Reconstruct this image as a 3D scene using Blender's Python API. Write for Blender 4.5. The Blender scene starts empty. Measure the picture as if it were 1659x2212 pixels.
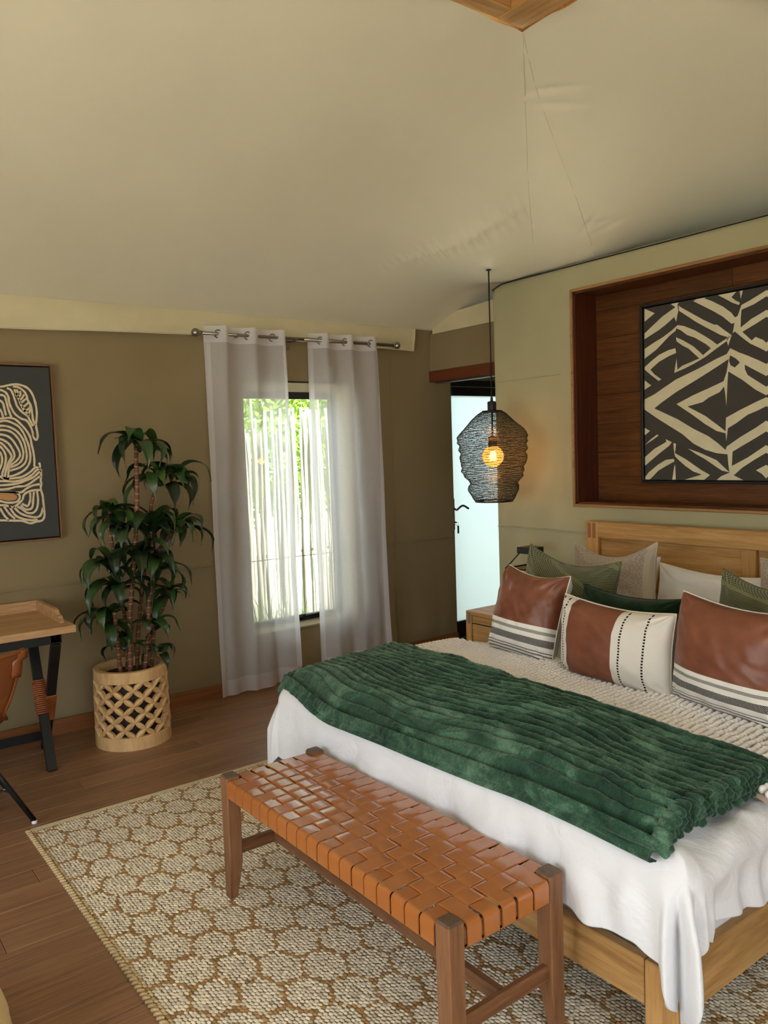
import bpy, bmesh, math, random
import numpy as np
from mathutils import Vector, Matrix, Euler

random.seed(7)
C = bpy.context.scene.collection
PI = math.pi

# ------------------------------------------------------------------ camera
H_CAM = 1.6
F_PX = 1738.68
YAW, PITCH, ROLL = 0.924102, 0.0754455, -0.0342576
CX, CY = 829.5, 1106.0
_f = np.array([-math.sin(YAW)*math.cos(PITCH), math.cos(YAW)*math.cos(PITCH), -math.sin(PITCH)])
_r0 = np.array([math.cos(YAW), math.sin(YAW), 0.0]); _u0 = np.cross(_r0, _f)
_r = _r0*math.cos(ROLL) + _u0*math.sin(ROLL)
_u = -_r0*math.sin(ROLL) + _u0*math.cos(ROLL)
cam_d = bpy.data.cameras.new('camera'); cam = bpy.data.objects.new('camera', cam_d); C.objects.link(cam)
cam_d.sensor_fit = 'HORIZONTAL'; cam_d.sensor_width = 36.0; cam_d.lens = 36.0*F_PX/1659.0
cam_d.clip_start = 0.02; cam_d.clip_end = 200
M = Matrix(((_r[0], _u[0], -_f[0], 0), (_r[1], _u[1], -_f[1], 0), (_r[2], _u[2], -_f[2], H_CAM), (0, 0, 0, 1)))
cam.matrix_world = M
bpy.context.scene.camera = cam

def ray(px, py):
    return (px-CX)/F_PX*_r - (py-CY)/F_PX*_u + _f
def at_x(px, py, X):
    d = ray(px, py); t = X/d[0]; return np.array([0, 0, H_CAM]) + t*d
def at_y(px, py, Y):
    d = ray(px, py); t = Y/d[1]; return np.array([0, 0, H_CAM]) + t*d
def at_z(px, py, Z):
    d = ray(px, py); t = (Z-H_CAM)/d[2]; return np.array([0, 0, H_CAM]) + t*d

# ------------------------------------------------------------------ world / light / exposure
sc = bpy.context.scene
sc.view_settings.view_transform = 'Standard'; sc.view_settings.look = 'None'
sc.view_settings.gamma = 1.0; sc.view_settings.use_curve_mapping = False
sc.view_settings.exposure = 1.98
W = bpy.data.worlds.new('sky'); sc.world = W; W.use_nodes = True
nt = W.node_tree; bg = nt.nodes['Background']
tc = nt.nodes.new('ShaderNodeTexCoord'); sx = nt.nodes.new('ShaderNodeSeparateXYZ'); rp = nt.nodes.new('ShaderNodeValToRGB')
nt.links.new(tc.outputs['Generated'], sx.inputs[0]); nt.links.new(sx.outputs['Z'], rp.inputs[0]); nt.links.new(rp.outputs[0], bg.inputs[0])
rp.color_ramp.elements[0].position = 0.0; rp.color_ramp.elements[0].color = (.93, .97, 1.0, 1)
rp.color_ramp.elements[1].position = 0.8; rp.color_ramp.elements[1].color = (0.72, 0.86, 1.0, 1)
bg.inputs[1].default_value = 1.3
sun_d = bpy.data.lights.new('sun', 'SUN'); sun_d.energy = 13.0; sun_d.angle = math.radians(3); sun_d.color = (1.0, .98, .95)
sun = bpy.data.objects.new('sun', sun_d); C.objects.link(sun); sun.location = (6, 4, 12)
sun.rotation_euler = Vector((-.50, -.22, -1.0)).to_track_quat('-Z', 'Y').to_euler()

# ------------------------------------------------------------------ object helpers
def tag(o, label=None, cat=None, group=None, kind=None):
    if label: o['label'] = label
    if cat: o['category'] = cat
    if group: o['group'] = group
    if kind: o['kind'] = kind
    return o

def thing(name, label, cat, loc=(0, 0, 0), rot=None, group=None):
    o = bpy.data.objects.new(name, None); C.objects.link(o)
    o.location = loc
    if rot is not None: o.rotation_euler = rot
    o.empty_display_size = 0.05
    return tag(o, label, cat, group)

def link_mesh(name, me, m, parent=None, smooth=False, local=False):
    """mesh given in world coordinates (local=False) under a parent Empty without rotation"""
    o = bpy.data.objects.new(name, me); C.objects.link(o)
    if m is not None and not me.materials: me.materials.append(m)
    if smooth and len(me.polygons): me.polygons.foreach_set('use_smooth', [True]*len(me.polygons))
    if parent is not None:
        o.parent = parent
        if not local:
            off = Vector((0, 0, 0)); q = parent
            while q is not None: off += Vector(q.location); q = q.parent
            o.location = -off
    return o

def mesh_np(name, V, F, m=None, parent=None, smooth=True, local=False, kind=None):
    me = bpy.data.meshes.new(name)
    V = np.asarray(V, dtype=np.float32).reshape(-1, 3)
    F = np.asarray(F, dtype=np.int32); k = F.shape[1]; n = len(F)
    me.vertices.add(len(V)); me.vertices.foreach_set('co', V.ravel())
    me.loops.add(n*k); me.loops.foreach_set('vertex_index', F.ravel())
    me.polygons.add(n); me.polygons.foreach_set('loop_start', np.arange(0, n*k, k, dtype=np.int32))
    me.polygons.foreach_set('loop_total', np.full(n, k, dtype=np.int32))
    me.polygons.foreach_set('use_smooth', np.full(n, bool(smooth)))
    me.update(calc_edges=True); me.validate()
    o = link_mesh(name, me, m, parent, False, local)
    if kind: o['kind'] = kind
    return o

def grid_faces(nu, nv, closed_u=False, closed_v=False, mask=None):
    iu = np.arange(nu if closed_u else nu-1); iv = np.arange(nv if closed_v else nv-1)
    A, B = np.meshgrid(iu, iv, indexing='ij')
    if mask is not None: A = A[mask]; B = B[mask]
    A = A.ravel(); B = B.ravel(); A2 = (A+1) % nu; B2 = (B+1) % nv
    return np.stack([A*nv+B, A2*nv+B, A2*nv+B2, A*nv+B2], 1)

class MB:
    """collects shapes into one mesh"""
    def __init__(s): s.v = []; s.f = []; s.n = 0
    def add(s, V, F):
        for p in V: s.v.append(tuple(float(c) for c in p))
        for f in F: s.f.append(tuple(int(i)+s.n for i in f))
        s.n = len(s.v); return s
    def box(s, lo, hi, b=0.0, M=None):
        lo = np.minimum(lo, hi).astype(float); hi2 = np.maximum(lo, hi).astype(float)
        c = (lo+hi2)/2; h = (hi2-lo)/2
        if b > 0:
            b = min(b, h.min()*0.9); V = []; 
            for sx_ in (-1, 1):
                for sy_ in (-1, 1):
                    for sz_ in (-1, 1):
                        for k in range(3):
                            q = [sx_*(h[0]-b), sy_*(h[1]-b), sz_*(h[2]-b)]
                            q[k] = (sx_, sy_, sz_)[k]*h[k]; V.append(q)
            bm = bmesh.new(); vs = [bm.verts.new(q) for q in V]
            r = bmesh.ops.convex_hull(bm, input=vs)
            bmesh.ops.dissolve_limit(bm, angle_limit=0.02, verts=bm.verts, edges=bm.edges)
            bmesh.ops.recalc_face_normals(bm, faces=bm.faces)
            bm.verts.index_update(); VV = [np.array(v.co) for v in bm.verts]; FF = [[v.index for v in f.verts] for f in bm.faces]; bm.free()
        else:
            VV = [np.array([x*h[0], y*h[1], z*h[2]]) for x in (-1, 1) for y in (-1, 1) for z in (-1, 1)]
            FF = [(0, 1, 3, 2), (4, 6, 7, 5), (0, 4, 5, 1), (2, 3, 7, 6), (0, 2, 6, 4), (1, 5, 7, 3)]
        if M is not None:
            VV = [np.array(M @ Vector(v)) for v in VV] if np.allclose(c, 0) else [np.array(M @ Vector(v+c)) for v in VV]
        else: VV = [v+c for v in VV]
        return s.add(VV, FF)
    def tube(s, pts, r, n=8, caps=True, squash=None):
        P = [np.array(p, float) for p in pts]; R = r if hasattr(r, '__len__') else [r]*len(P)
        rings = []; up = None
        for i, p in enumerate(P):
            t = P[min(i+1, len(P)-1)]-P[max(i-1, 0)]; t = t/(np.linalg.norm(t)+1e-9)
            if up is None:
                a = np.array([0, 0, 1.0]) if abs(t[2]) < .9 else np.array([1.0, 0, 0])
                up = np.cross(t, a); up /= np.linalg.norm(up)
            up = up-t*np.dot(up, t); up /= (np.linalg.norm(up)+1e-9); w = np.cross(t, up)
            rings.append([p+R[i]*(math.cos(2*PI*k/n)*up+math.sin(2*PI*k/n)*w) for k in range(n)])
        V = [q for rg in rings for q in rg]; F = []
        for i in range(len(P)-1):
            for k in range(n): F.append((i*n+k, i*n+(k+1) % n, (i+1)*n+(k+1) % n, (i+1)*n+k))
        if caps: F.append(tuple(range(n-1, -1, -1))); F.append(tuple((len(P)-1)*n+k for k in range(n)))
        return s.add(V, F)
    def bar(s, p0, p1, w, d, side=(1, 0, 0), b=0.0):
        """rectangular bar from p0 to p1, w along side, d across"""
        p0 = np.array(p0, float); p1 = np.array(p1, float); t = p1-p0; L = np.linalg.norm(t); t /= L
        a = np.array(side, float); a = a-t*np.dot(a, t); a /= np.linalg.norm(a); c = np.cross(t, a)
        Mx = Matrix(((a[0], c[0], t[0], (p0[0]+p1[0])/2), (a[1], c[1], t[1], (p0[1]+p1[1])/2), (a[2], c[2], t[2], (p0[2]+p1[2])/2), (0, 0, 0, 1)))
        return s.box((-w/2, -d/2, -L/2), (w/2, d/2, L/2), b, Mx)
    def lathe(s, prof, c=(0, 0, 0), n=32, caps=False, jitter=None):
        V = []; F = []
        for i, (r, z) in enumerate(prof):
            for k in range(n):
                a = 2*PI*k/n; V.append((c[0]+r*math.cos(a), c[1]+r*math.sin(a), c[2]+z))
        for i in range(len(prof)-1):
            for k in range(n): F.append((i*n+k, i*n+(k+1) % n, (i+1)*n+(k+1) % n, (i+1)*n+k))
        if caps: F.append(tuple(range(n-1, -1, -1))); F.append(tuple((len(prof)-1)*n+k for k in range(n)))
        return s.add(V, F)
    def sphere(s, c, r, n=16, m=10, sc_=(1, 1, 1)):
        prof = [(r*math.sin(PI*(i+.02)/(m+.04))*1.0, -r*math.cos(PI*(i+.02)/(m+.04))) for i in range(m+1)]
        V = []; F = []
        for (rr, z) in prof:
            for k in range(n): V.append((c[0]+sc_[0]*rr*math.cos(2*PI*k/n), c[1]+sc_[1]*rr*math.sin(2*PI*k/n), c[2]+sc_[2]*z))
        for i in range(m):
            for k in range(n): F.append((i*n+k, i*n+(k+1) % n, (i+1)*n+(k+1) % n, (i+1)*n+k))
        return s.add(V, F)
    def prism(s, poly, y0, y1, axes='xz'):
        """extrude a 2-D outline between y0 and y1 along the missing axis"""
        n = len(poly)
        def mk(a, b, y):
            return {'xz': (a, y, b), 'yz': (y, a, b), 'xy': (a, b, y)}[axes]
        V = [mk(a, b, y0) for a, b in poly]+[mk(a, b, y1) for a, b in poly]
        F = [tuple(range(n)), tuple(range(2*n-1, n-1, -1))]+[(i, i+n, (i+1) % n+n, (i+1) % n) for i in range(n)]
        return s.add(V, F)
    def mesh(s, name):
        me = bpy.data.meshes.new(name); me.from_pydata(s.v, [], s.f); me.validate()
        bm = bmesh.new(); bm.from_mesh(me); bmesh.ops.recalc_face_normals(bm, faces=bm.faces); bm.to_mesh(me); bm.free()
        return me
    def build(s, name, m, parent=None, smooth=False, local=False):
        return link_mesh(name, s.mesh(name), m, parent, smooth, local)

def smooth_by_angle(o, ang=35):
    me = o.data
    me.polygons.foreach_set('use_smooth', [True]*len(me.polygons))
    bm = bmesh.new(); bm.from_mesh(me)
    for e in bm.edges:
        if len(e.link_faces) == 2 and e.calc_face_angle(0) > math.radians(ang): e.smooth = False
    bm.to_mesh(me); bm.free(); return o

# vectorised value noise -------------------------------------------------
def _hash(i, j, k, seed):
    n = (i.astype(np.int64)*374761393 + j.astype(np.int64)*668265263 + k.astype(np.int64)*1274126177 + seed*974634777) & 0xFFFFFFFF
    n = ((n ^ (n >> 13))*1103515245) & 0xFFFFFFFF
    n = ((n ^ (n >> 16))*2654435761) & 0xFFFFFFFF
    return ((n ^ (n >> 15)) & 0xFFFF)/32767.5-1.0
def vnoise(x, y, z=0.0, seed=0):
    x, y, z = np.broadcast_arrays(np.asarray(x, float), np.asarray(y, float), np.asarray(z, float))
    i = np.floor(x); j = np.floor(y); k = np.floor(z); u = x-i; v = y-j; w = z-k
    u = u*u*u*(u*(u*6-15)+10); v = v*v*v*(v*(v*6-15)+10); w = w*w*w*(w*(w*6-15)+10)
    r = 0
    for a in (0, 1):
        for b in (0, 1):
            for c in (0, 1):
                r = r+_hash(i+a, j+b, k+c, seed)*(u if a else 1-u)*(v if b else 1-v)*(w if c else 1-w)
    return r
def fbm(x, y, z=0.0, oct=3, seed=0):
    r = 0; a = 1.0
    for o_ in range(oct):
        r = r+a*vnoise(np.asarray(x)*2**o_, np.asarray(y)*2**o_, np.asarray(z)*2**o_, seed+o_); a *= .5
    return r
def sstep(a, b, x):
    t = np.clip((x-a)/(b-a), 0, 1); return t*t*(3-2*t)

def catmull(P, n=6):
    P = [np.array(p, float) for p in P]; Q = [P[0]]+P+[P[-1]]; out = []
    for i in range(1, len(Q)-2):
        for t in np.linspace(0, 1, n, endpoint=False):
            a, b, c, d = Q[i-1], Q[i], Q[i+1], Q[i+2]
            out.append(.5*((2*b)+(-a+c)*t+(2*a-5*b+4*c-d)*t*t+(-a+3*b-3*c+d)*t**3))
    out.append(P[-1]); return out

# ------------------------------------------------------------------ materials
def srgb(r, g, b):
    f = lambda c: (c/255/12.92 if c/255 <= .04045 else ((c/255+.055)/1.055)**2.4)
    return (f(r), f(g), f(b), 1.0)

class Mat:
    def __init__(s, name):
        s.m = bpy.data.materials.new(name); s.m.use_nodes = True; s.t = s.m.node_tree; s.N = s.t.nodes
        s.b = s.N['Principled BSDF']; s.out = s.N['Material Output']
    def n(s, typ, **k):
        q = s.N.new('ShaderNode'+typ)
        for a, v in k.items(): setattr(q, a, v)
        return q
    def l(s, a, b): s.t.links.new(a, b)
    def coord(s, kind='Object', scale=(1, 1, 1), rot=(0, 0, 0)):
        t = s.n('TexCoord'); mp = s.n('Mapping'); s.l(t.outputs[kind], mp.inputs[0])
        mp.inputs['Scale'].default_value = scale; mp.inputs['Rotation'].default_value = rot
        return mp.outputs[0]
    def noise(s, vec, scale, detail=4, rough=.6, dist=0):
        q = s.n('TexNoise'); s.l(vec, q.inputs['Vector']); q.inputs['Scale'].default_value = scale
        q.inputs['Detail'].default_value = detail; q.inputs['Roughness'].default_value = rough; q.inputs['Distortion'].default_value = dist
        return q.outputs['Fac']
    def ramp(s, fac, stops, interp='LINEAR'):
        q = s.n('ValToRGB'); s.l(fac, q.inputs[0]); cr = q.color_ramp; cr.interpolation = interp
        while len(cr.elements) < len(stops): cr.elements.new(.5)
        for e, (p, c) in zip(cr.elements, stops): e.position = p; e.color = c if len(c) == 4 else (*c, 1)
        return q.outputs[0]
    def mix(s, fac, a, b, mode='MIX'):
        q = s.n('Mix', data_type='RGBA', blend_type=mode)
        for inp, v in ((q.inputs['Factor'], fac), (q.inputs['A'], a), (q.inputs['B'], b)):
            if hasattr(v, 'is_linked') or hasattr(v, 'links'): s.l(v, inp)
            else: inp.default_value = v
        return q.outputs['Result']
    def math(s, op, a, b=None, c=None):
        q = s.n('Math', operation=op)
        for i, v in enumerate((a, b, c)):
            if v is None: continue
            if hasattr(v, 'links'): s.l(v, q.inputs[i])
            else: q.inputs[i].default_value = v
        return q.outputs[0]
    def bump(s, h, strength=.3, dist=.01):
        q = s.n('Bump'); q.inputs['Strength'].default_value = strength; q.inputs['Distance'].default_value = dist
        s.l(h, q.inputs['Height']); s.l(q.outputs[0], s.b.inputs['Normal']); return q
    def set(s, **k):
        for a, v in k.items():
            nm = {'color': 'Base Color', 'rough': 'Roughness', 'metal': 'Metallic', 'spec': 'Specular IOR Level', 'sheen': 'Sheen Weight', 'trans': 'Transmission Weight',
                  'coat': 'Coat Weight', 'ior': 'IOR', 'alpha': 'Alpha', 'sheen_rough': 'Sheen Roughness', 'sheen_tint': 'Sheen Tint'}[a]
            if hasattr(v, 'links'): s.l(v, s.b.inputs[nm])
            else: s.b.inputs[nm].default_value = v
        return s

def m_plain(name, col, rough=.5, metal=0, spec=.5, var=.12, vs=8, bump=0, bs=200, **k):
    m = Mat(name); v = m.coord()
    a = tuple(c*(1-var) for c in col[:3])+(1,); b = tuple(min(1, c*(1+var)) for c in col[:3])+(1,)
    m.set(color=m.ramp(m.noise(v, vs), [(.3, a), (.7, b)]), rough=rough, metal=metal, spec=spec, **k)
    if bump: m.bump(m.noise(v, bs, 3), bump, .003)
    return m.m

def m_wood(name, c1, c2, axis='x', scale=1.0, rough=.45, rnd=0.0, spec=.4, c3=None, along=1.2, across=26):
    m = Mat(name); sc3 = [across*scale]*3; sc3['xyz'.index(axis)] = along*scale
    v = m.coord(scale=tuple(sc3))
    oi = m.n('ObjectInfo')
    if rnd:
        add = m.n('VectorMath', operation='ADD'); cmb = m.n('CombineXYZ')
        k = m.math('MULTIPLY', oi.outputs['Random'], 57.0); m.l(k, cmb.inputs[0]); m.l(k, cmb.inputs[1]); m.l(k, cmb.inputs[2])
        m.l(v, add.inputs[0]); m.l(cmb.outputs[0], add.inputs[1]); v = add.outputs[0]
    g = m.noise(v, 1.0, 8, .65, .6); g2 = m.noise(v, 4.5, 5, .7)
    gg = m.mix(.35, g, g2)
    st = [(.30, c1), (.52, c2), (.72, c3 or c2)]
    col = m.ramp(gg, st)
    if rnd:
        f = m.math('ADD', m.math('MULTIPLY', oi.outputs['Random'], rnd*2), 1-rnd)
        hs = m.n('HueSaturation'); m.l(f, hs.inputs['Value']); m.l(col, hs.inputs['Color']); col = hs.outputs[0]
    m.set(color=col, rough=m.ramp(g2, [(.2, (rough-.07,)*3), (.8, (rough+.1,)*3)]), spec=spec)
    m.bump(gg, .25, .002)
    return m.m

def m_fabric(name, col, rough=.9, weave=900, var=.08, bump=.3, sheen=.2, big=3.0, kind='Object'):
    m = Mat(name); v = m.coord(kind)
    a = tuple(c*(1-var) for c in col[:3])+(1,); b = tuple(min(1, c*(1+var)) for c in col[:3])+(1,)
    big_ = m.noise(v, big, 5); fine = m.noise(v, weave, 2)
    m.set(color=m.ramp(m.mix(.3, big_, fine), [(.35, a), (.65, b)]), rough=rough, spec=.15, sheen=sheen)
    m.bump(fine, bump, .001)
    return m.m

def m_emit(name, col, strength):
    m = Mat(name); e = m.n('Emission'); e.inputs[0].default_value = col; e.inputs[1].default_value = strength
    m.l(e.outputs[0], m.out.inputs[0]); return m.m

MT = {}
MT['floor'] = m_wood('bamboo_floor', srgb(100, 72, 52), srgb(148, 110, 80), 'y', 1.0, .38, .13, .5, srgb(172, 134, 100), along=2.0, across=60)
MT['floor_gap'] = m_plain('floor_gap', srgb(40, 26, 16), .8)
MT['canvas_wall'] = m_fabric('khaki_canvas', srgb(138, 122, 90), weave=700, var=.05, big=2.0)
MT['canvas_part'] = m_fabric('olive_canvas', srgb(164, 158, 124), weave=700, var=.05, big=2.0)
MT['ceiling'] = m_fabric('cream_canvas', srgb(230, 225, 199), weave=500, var=.03, big=1.5)
MT['valance'] = m_fabric('valance_canvas', srgb(206, 196, 160), weave=500, var=.06, big=4)
MT['base_wood'] = m_wood('baseboard_wood', srgb(104, 60, 32), srgb(140, 88, 50), 'y', 1, .4)
MT['dark_wood'] = m_wood('niche_wood_x', srgb(42, 22, 8), srgb(88, 50, 18), 'x', 1, .42, .22, .35, srgb(116, 70, 28), along=2.5, across=40)
MT['dark_wood_z'] = m_wood('niche_wood_z', srgb(36, 16, 8), srgb(78, 36, 16), 'z', 1, .4, 0, .35, srgb(96, 50, 24), along=1.5, across=40)
MT['edge_wood'] = m_wood('niche_edge_wood', srgb(104, 70, 36), srgb(160, 118, 72), 'x', 2, .5)
MT['red_wood'] = m_wood('lintel_wood', srgb(70, 32, 16), srgb(106, 54, 30), 'x', 1, .38)
MT['oak_x'] = m_wood('bed_wood_x', srgb(136, 92, 46), srgb(190, 146, 88), 'x', 1, .42, .06, .4, srgb(216, 176, 118), along=1.6, across=22)
MT['oak_y'] = m_wood('bed_wood_y', srgb(136, 92, 46), srgb(190, 146, 88), 'y', 1, .42, .06, .4, srgb(214, 174, 116), along=1.6, across=22)
MT['oak_z'] = m_wood('bed_wood_z', srgb(140, 96, 50), srgb(190, 144, 86), 'z', 1, .42, .06, .4, srgb(210, 168, 110), along=1.6, across=24)
MT['end_grain'] = m_wood('end_grain_wood', srgb(120, 70, 38), srgb(150, 96, 56), 'z', 1, .5)
MT['grey_grain'] = m_plain('weathered_end_grain', srgb(120, 112, 100), .5)
MT['teak_z'] = m_wood('bench_wood_z', srgb(92, 58, 36), srgb(136, 94, 62), 'z', 1, .45, .05, .4, srgb(156, 112, 76), along=1.8, across=28)
MT['teak_x'] = m_wood('bench_wood_x', srgb(84, 54, 32), srgb(124, 84, 54), 'x', 1, .45, .05, .4, srgb(146, 102, 68), along=1.8, across=28)
MT['teak_y'] = m_wood('bench_wood_y', srgb(84, 52, 30), srgb(124, 82, 52), 'y', 1, .45, .05, .4, srgb(160, 112, 72), along=1.8, across=28)
MT['teak_cap'] = m_plain('bench_end_grain', srgb(96, 74, 56), .5, var=.25, vs=60)
MT['rough_oak'] = m_wood('desk_top_wood', srgb(140, 104, 66), srgb(196, 156, 110), 'y', 1, .5, 0, .35, srgb(212, 176, 130), along=2.2, across=30)
MT['black_metal'] = m_plain('black_metal', (.012, .013, .013, 1), .42, 0.3, .5, var=.2)
MT['black_frame'] = m_plain('black_aluminium', (.016, .016, .015, 1), .35, .3)
MT['steel'] = m_plain('brushed_steel', srgb(160, 154, 146), .32, 1.0)
MT['bronze'] = m_plain('handle_metal', srgb(120, 108, 98), .35, .9)
MT['white_cotton'] = m_fabric('white_cotton', srgb(236, 236, 234), weave=1500, var=.015, bump=.1, sheen=.1)
MT['soil'] = m_plain('soil', srgb(58, 44, 34), .95, var=.4, vs=60, bump=.6, bs=120)
MT['white_plastic'] = m_plain('white_plastic', srgb(230, 230, 225), .4)

def m_leather(name, c1, c2, rough=.3, scale=60, bump=.15, spec=.5, vs=6, coat=0.0):
    m = Mat(name); v = m.coord()
    g = m.noise(v, vs, 5, .6); f = m.noise(v, scale, 6, .7)
    m.set(color=m.ramp(m.mix(.25, g, f), [(.3, c1), (.7, c2)]), rough=m.ramp(f, [(.3, (rough-.06,)*3), (.7, (rough+.12,)*3)]), spec=spec, coat=coat)
    m.bump(f, bump, .003); return m.m
MT['tan_leather'] = m_leather('tan_strap_leather', srgb(168, 100, 48), srgb(182, 112, 56), .22, 10, .03, .6, 2.0, .4)
MT['tan_leather'].node_tree.nodes['Principled BSDF'].inputs['Roughness'].default_value = .25
for l_ in list(MT['tan_leather'].node_tree.nodes['Principled BSDF'].inputs['Roughness'].links): MT['tan_leather'].node_tree.links.remove(l_)
MT['chair_leather'] = m_leather('saddle_leather', srgb(112, 58, 24), srgb(140, 78, 34), .34, 70)
MT['cord_leather'] = m_leather('cord_leather', srgb(140, 74, 34), srgb(164, 94, 48), .45, 90)
# ================================================================== THE SETTING
XW = -4.91          # inner face of the window wall
YP = 3.87           # front face of the partition behind the bed
XR = 1.2; YF = -2.2; YB = 5.45

def struct(o): o['kind'] = 'structure'; return o

# ground outside
g = MB(); g.box((-40, -40, -.30), (40, 40, -.25)); ground = struct(g.build('ground', m_plain('sandy_ground', srgb(150, 146, 134), .95, var=.2, vs=.8)))

# floor slab and planks
fl = MB(); fl.box((XW-.15, YF, -.25), (XR+.1, YB+.1, -.016)); floor = struct(fl.build('floor', MT['floor_gap']))
pw, plen = .132, 1.86
pm = MB(); pm.box((-pw/2+.0008, -plen/2+.0008, -.0155), (pw/2-.0008, plen/2-.0008, 0), .0016)
plank_me = pm.mesh('plank'); plank_me.materials.append(MT['floor'])
ncol = int((XR-XW)/pw)+1
for i in range(ncol):
    x = XW+.004+pw*(i+.5); off = (i*0.37 % 1)*plen
    y = YF-off+plen/2
    while y-plen/2 < YB:
        lo, hi = max(y-plen/2, YF), min(y+plen/2, YB)
        if hi-lo > .12:
            o = bpy.data.objects.new('plank', plank_me); C.objects.link(o); o.parent = floor
            o.location = (x, (lo+hi)/2, 0); o.scale = (1, (hi-lo)/plen, 1)
        y += plen

# ceiling canvas ------------------------------------------------------
XA, YA, ZA = -2.474, 2.70, 3.387      # corner of the timber ring the canvas hangs from
XA2 = -1.94
FOLDS = [(-2.60, 3.02, .20, .10, .010), (-2.63, 3.10, .17, .12, .008), (-2.86, 3.70, .12, .10, .009), (-2.90, 3.66, .10, -.03, .008), (-2.84, 3.76, .12, .06, .008)]
def zceil(x, y):
    x = np.asarray(x, float); y = np.asarray(y, float)
    zL = np.maximum(2.57+.359*(x+4.75), 2.535)
    zR = ZA-.318*(y-YA)
    d = x-XA2
    zF = ZA-.44*np.clip(d, 0, .8)-.16*np.clip(d-.8, 0, 9)-.0*d
    k = .012
    z = -k*np.log(np.exp(-np.minimum(zL, 6)/k*1.0+280)+np.exp(-zR/k+280)+np.exp(-zF/k+280))+280*k
    # the canvas is pulled down above the bed-side corner and where the lamp hangs
    px_ = np.clip(x, -3.45, -3.15); dd = np.hypot(x-px_, y-3.75)
    z = z-.345*np.exp(-(dd/.58)**2)
    z = z-.02*np.exp(-((x+3.55)**2+(y-3.55)**2)/.05**2)
    # gathered seam running from the hip down to the eave
    A = np.array([-3.09, 3.394]); B = np.array([-4.7, 3.1]); t = (B-A)/np.linalg.norm(B-A); nrm = np.array([-t[1], t[0]])
    s = (x-A[0])*t[0]+(y-A[1])*t[1]; q = (x-A[0])*nrm[0]+(y-A[1])*nrm[1]
    env = sstep(-.02, .05, s)*(1-sstep(.75, 1.25, s))
    z = z+.008*env*np.sin(2*PI*(s/.062+q*3))*np.exp(-(q/.07)**2)-.008*env*np.exp(-(q/.03)**2)
    for (fx, fy, ax_, ay_, am) in FOLDS:
        L_ = math.hypot(ax_, ay_); tx, ty = ax_/L_, ay_/L_; ss = (x-fx)*tx+(y-fy)*ty; qq = -(x-fx)*ty+(y-fy)*tx
        z = z+am*np.exp(-(ss/(L_*.6))**2)*np.exp(-(qq/.016)**2)
    # soft waves and puckers close to the ring
    z = z+.006*fbm(x*1.1, y*1.1, 0, 2, 5)
    near = np.exp(-(np.clip(XA-x, 0, 9)/.10)**2)*(y < YA+.1)+np.exp(-(np.clip(y-YA, 0, 9)/.10)**2)*(x > XA-.1)
    z = z+.003*near*vnoise(x*9, y*9, 0, 9)
    return z
def on_ceiling(px, py):
    d = ray(px, py); lo, hi = .3, 9.0
    for t in np.arange(.5, 9, .01):
        P = np.array([0, 0, H_CAM])+t*d
        if P[2] > zceil(P[0], P[1]): return P-d*.006
    return P
xs = np.unique(np.concatenate([np.arange(-4.93, XR+.02, .024), np.arange(-4.3, -2.95, .012), [XA, XA2]])); ys = np.unique(np.concatenate([np.arange(YF-.1, 2.2, .06), np.arange(2.2, YB+.02, .024), np.arange(3.0, 3.9, .012), [.2, YA]]))
X, Y = np.meshgrid(xs, ys, indexing='ij'); Z = zceil(X, Y)
xc = (xs[:-1]+xs[1:])/2; yc = (ys[:-1]+ys[1:])/2
mask = ~((xc[:, None] > XA) & (xc[:, None] < XA2) & (yc[None, :] < YA) & (yc[None, :] > .2))
ceil = mesh_np('ceiling', np.stack([X, Y, Z], -1), grid_faces(len(xs), len(ys), mask=mask), MT['ceiling'])
struct(ceil)
for path in ([(1128.5, 70), (1131, 130), (1133, 190), (1137, 300), (1141, 400), (1148, 490), (1156, 585)],
             [(1129.5, 70), (1140, 120), (1158, 190), (1185, 270), (1215, 350), (1245, 430), (1268, 500), (1284, 548)]):
    s = MB(); s.tube([on_ceiling(*p) for p in catmull(path, 5)], .0022, 5); s.build('seam', MT['ceiling'], ceil, True)
# upper canvas panel seam along the third hip, bright fold at the right
# timber ring and the rafters above it
ring = thing('roof_ring', 'square ring of pale timber beams at the tent\'s peak', 'beam', (XA, YA, ZA))
b = MB(); b.box((XA+.002, YA-.155, ZA-.004), (XA2, YA-.002, ZA+.05), .003); b.build('beam', MT['oak_x'], ring)
b = MB(); b.box((XA+.002, .6, ZA-.002), (XA+.085, YA-.156, ZA+.05), .003); b.build('beam', MT['oak_y'], ring)
b = MB(); b.box((XA2-.08, .6, ZA-.002), (XA2-.002, YA-.156, ZA+.05), .003); b.build('beam', MT['oak_y'], ring)
b = MB(); b.box((XA+.03, YA-.20, ZA+.055), (XA2, YA-.03, ZA+.20), .003); b.build('rafter', MT['oak_x'], ring)
b = MB(); b.box((XA+.06, .6, ZA+.055), (XA+.14, YA-.21, ZA+.20), .003); b.build('rafter', MT['oak_y'], ring)
b = MB(); b.box((XA-.34, -.2, ZA+.22), (XA2+.34, YA+.34, ZA+.25))  # cover box added over the ring to block sky light through the gaps
b.box((XA-.34, -.2, ZA-.05), (XA-.32, YA+.34, ZA+.22)); b.box((XA2+.32, -.2, ZA-.05), (XA2+.34, YA+.34, ZA+.22)); b.box((XA-.34, YA+.32, ZA-.05), (XA2+.34, YA+.34, ZA+.22)); b.box((XA-.34, -.2, ZA-.05), (XA2+.34, -.18, ZA+.22))
b.build('light_block_cover', MT['oak_y'], ring)

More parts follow.
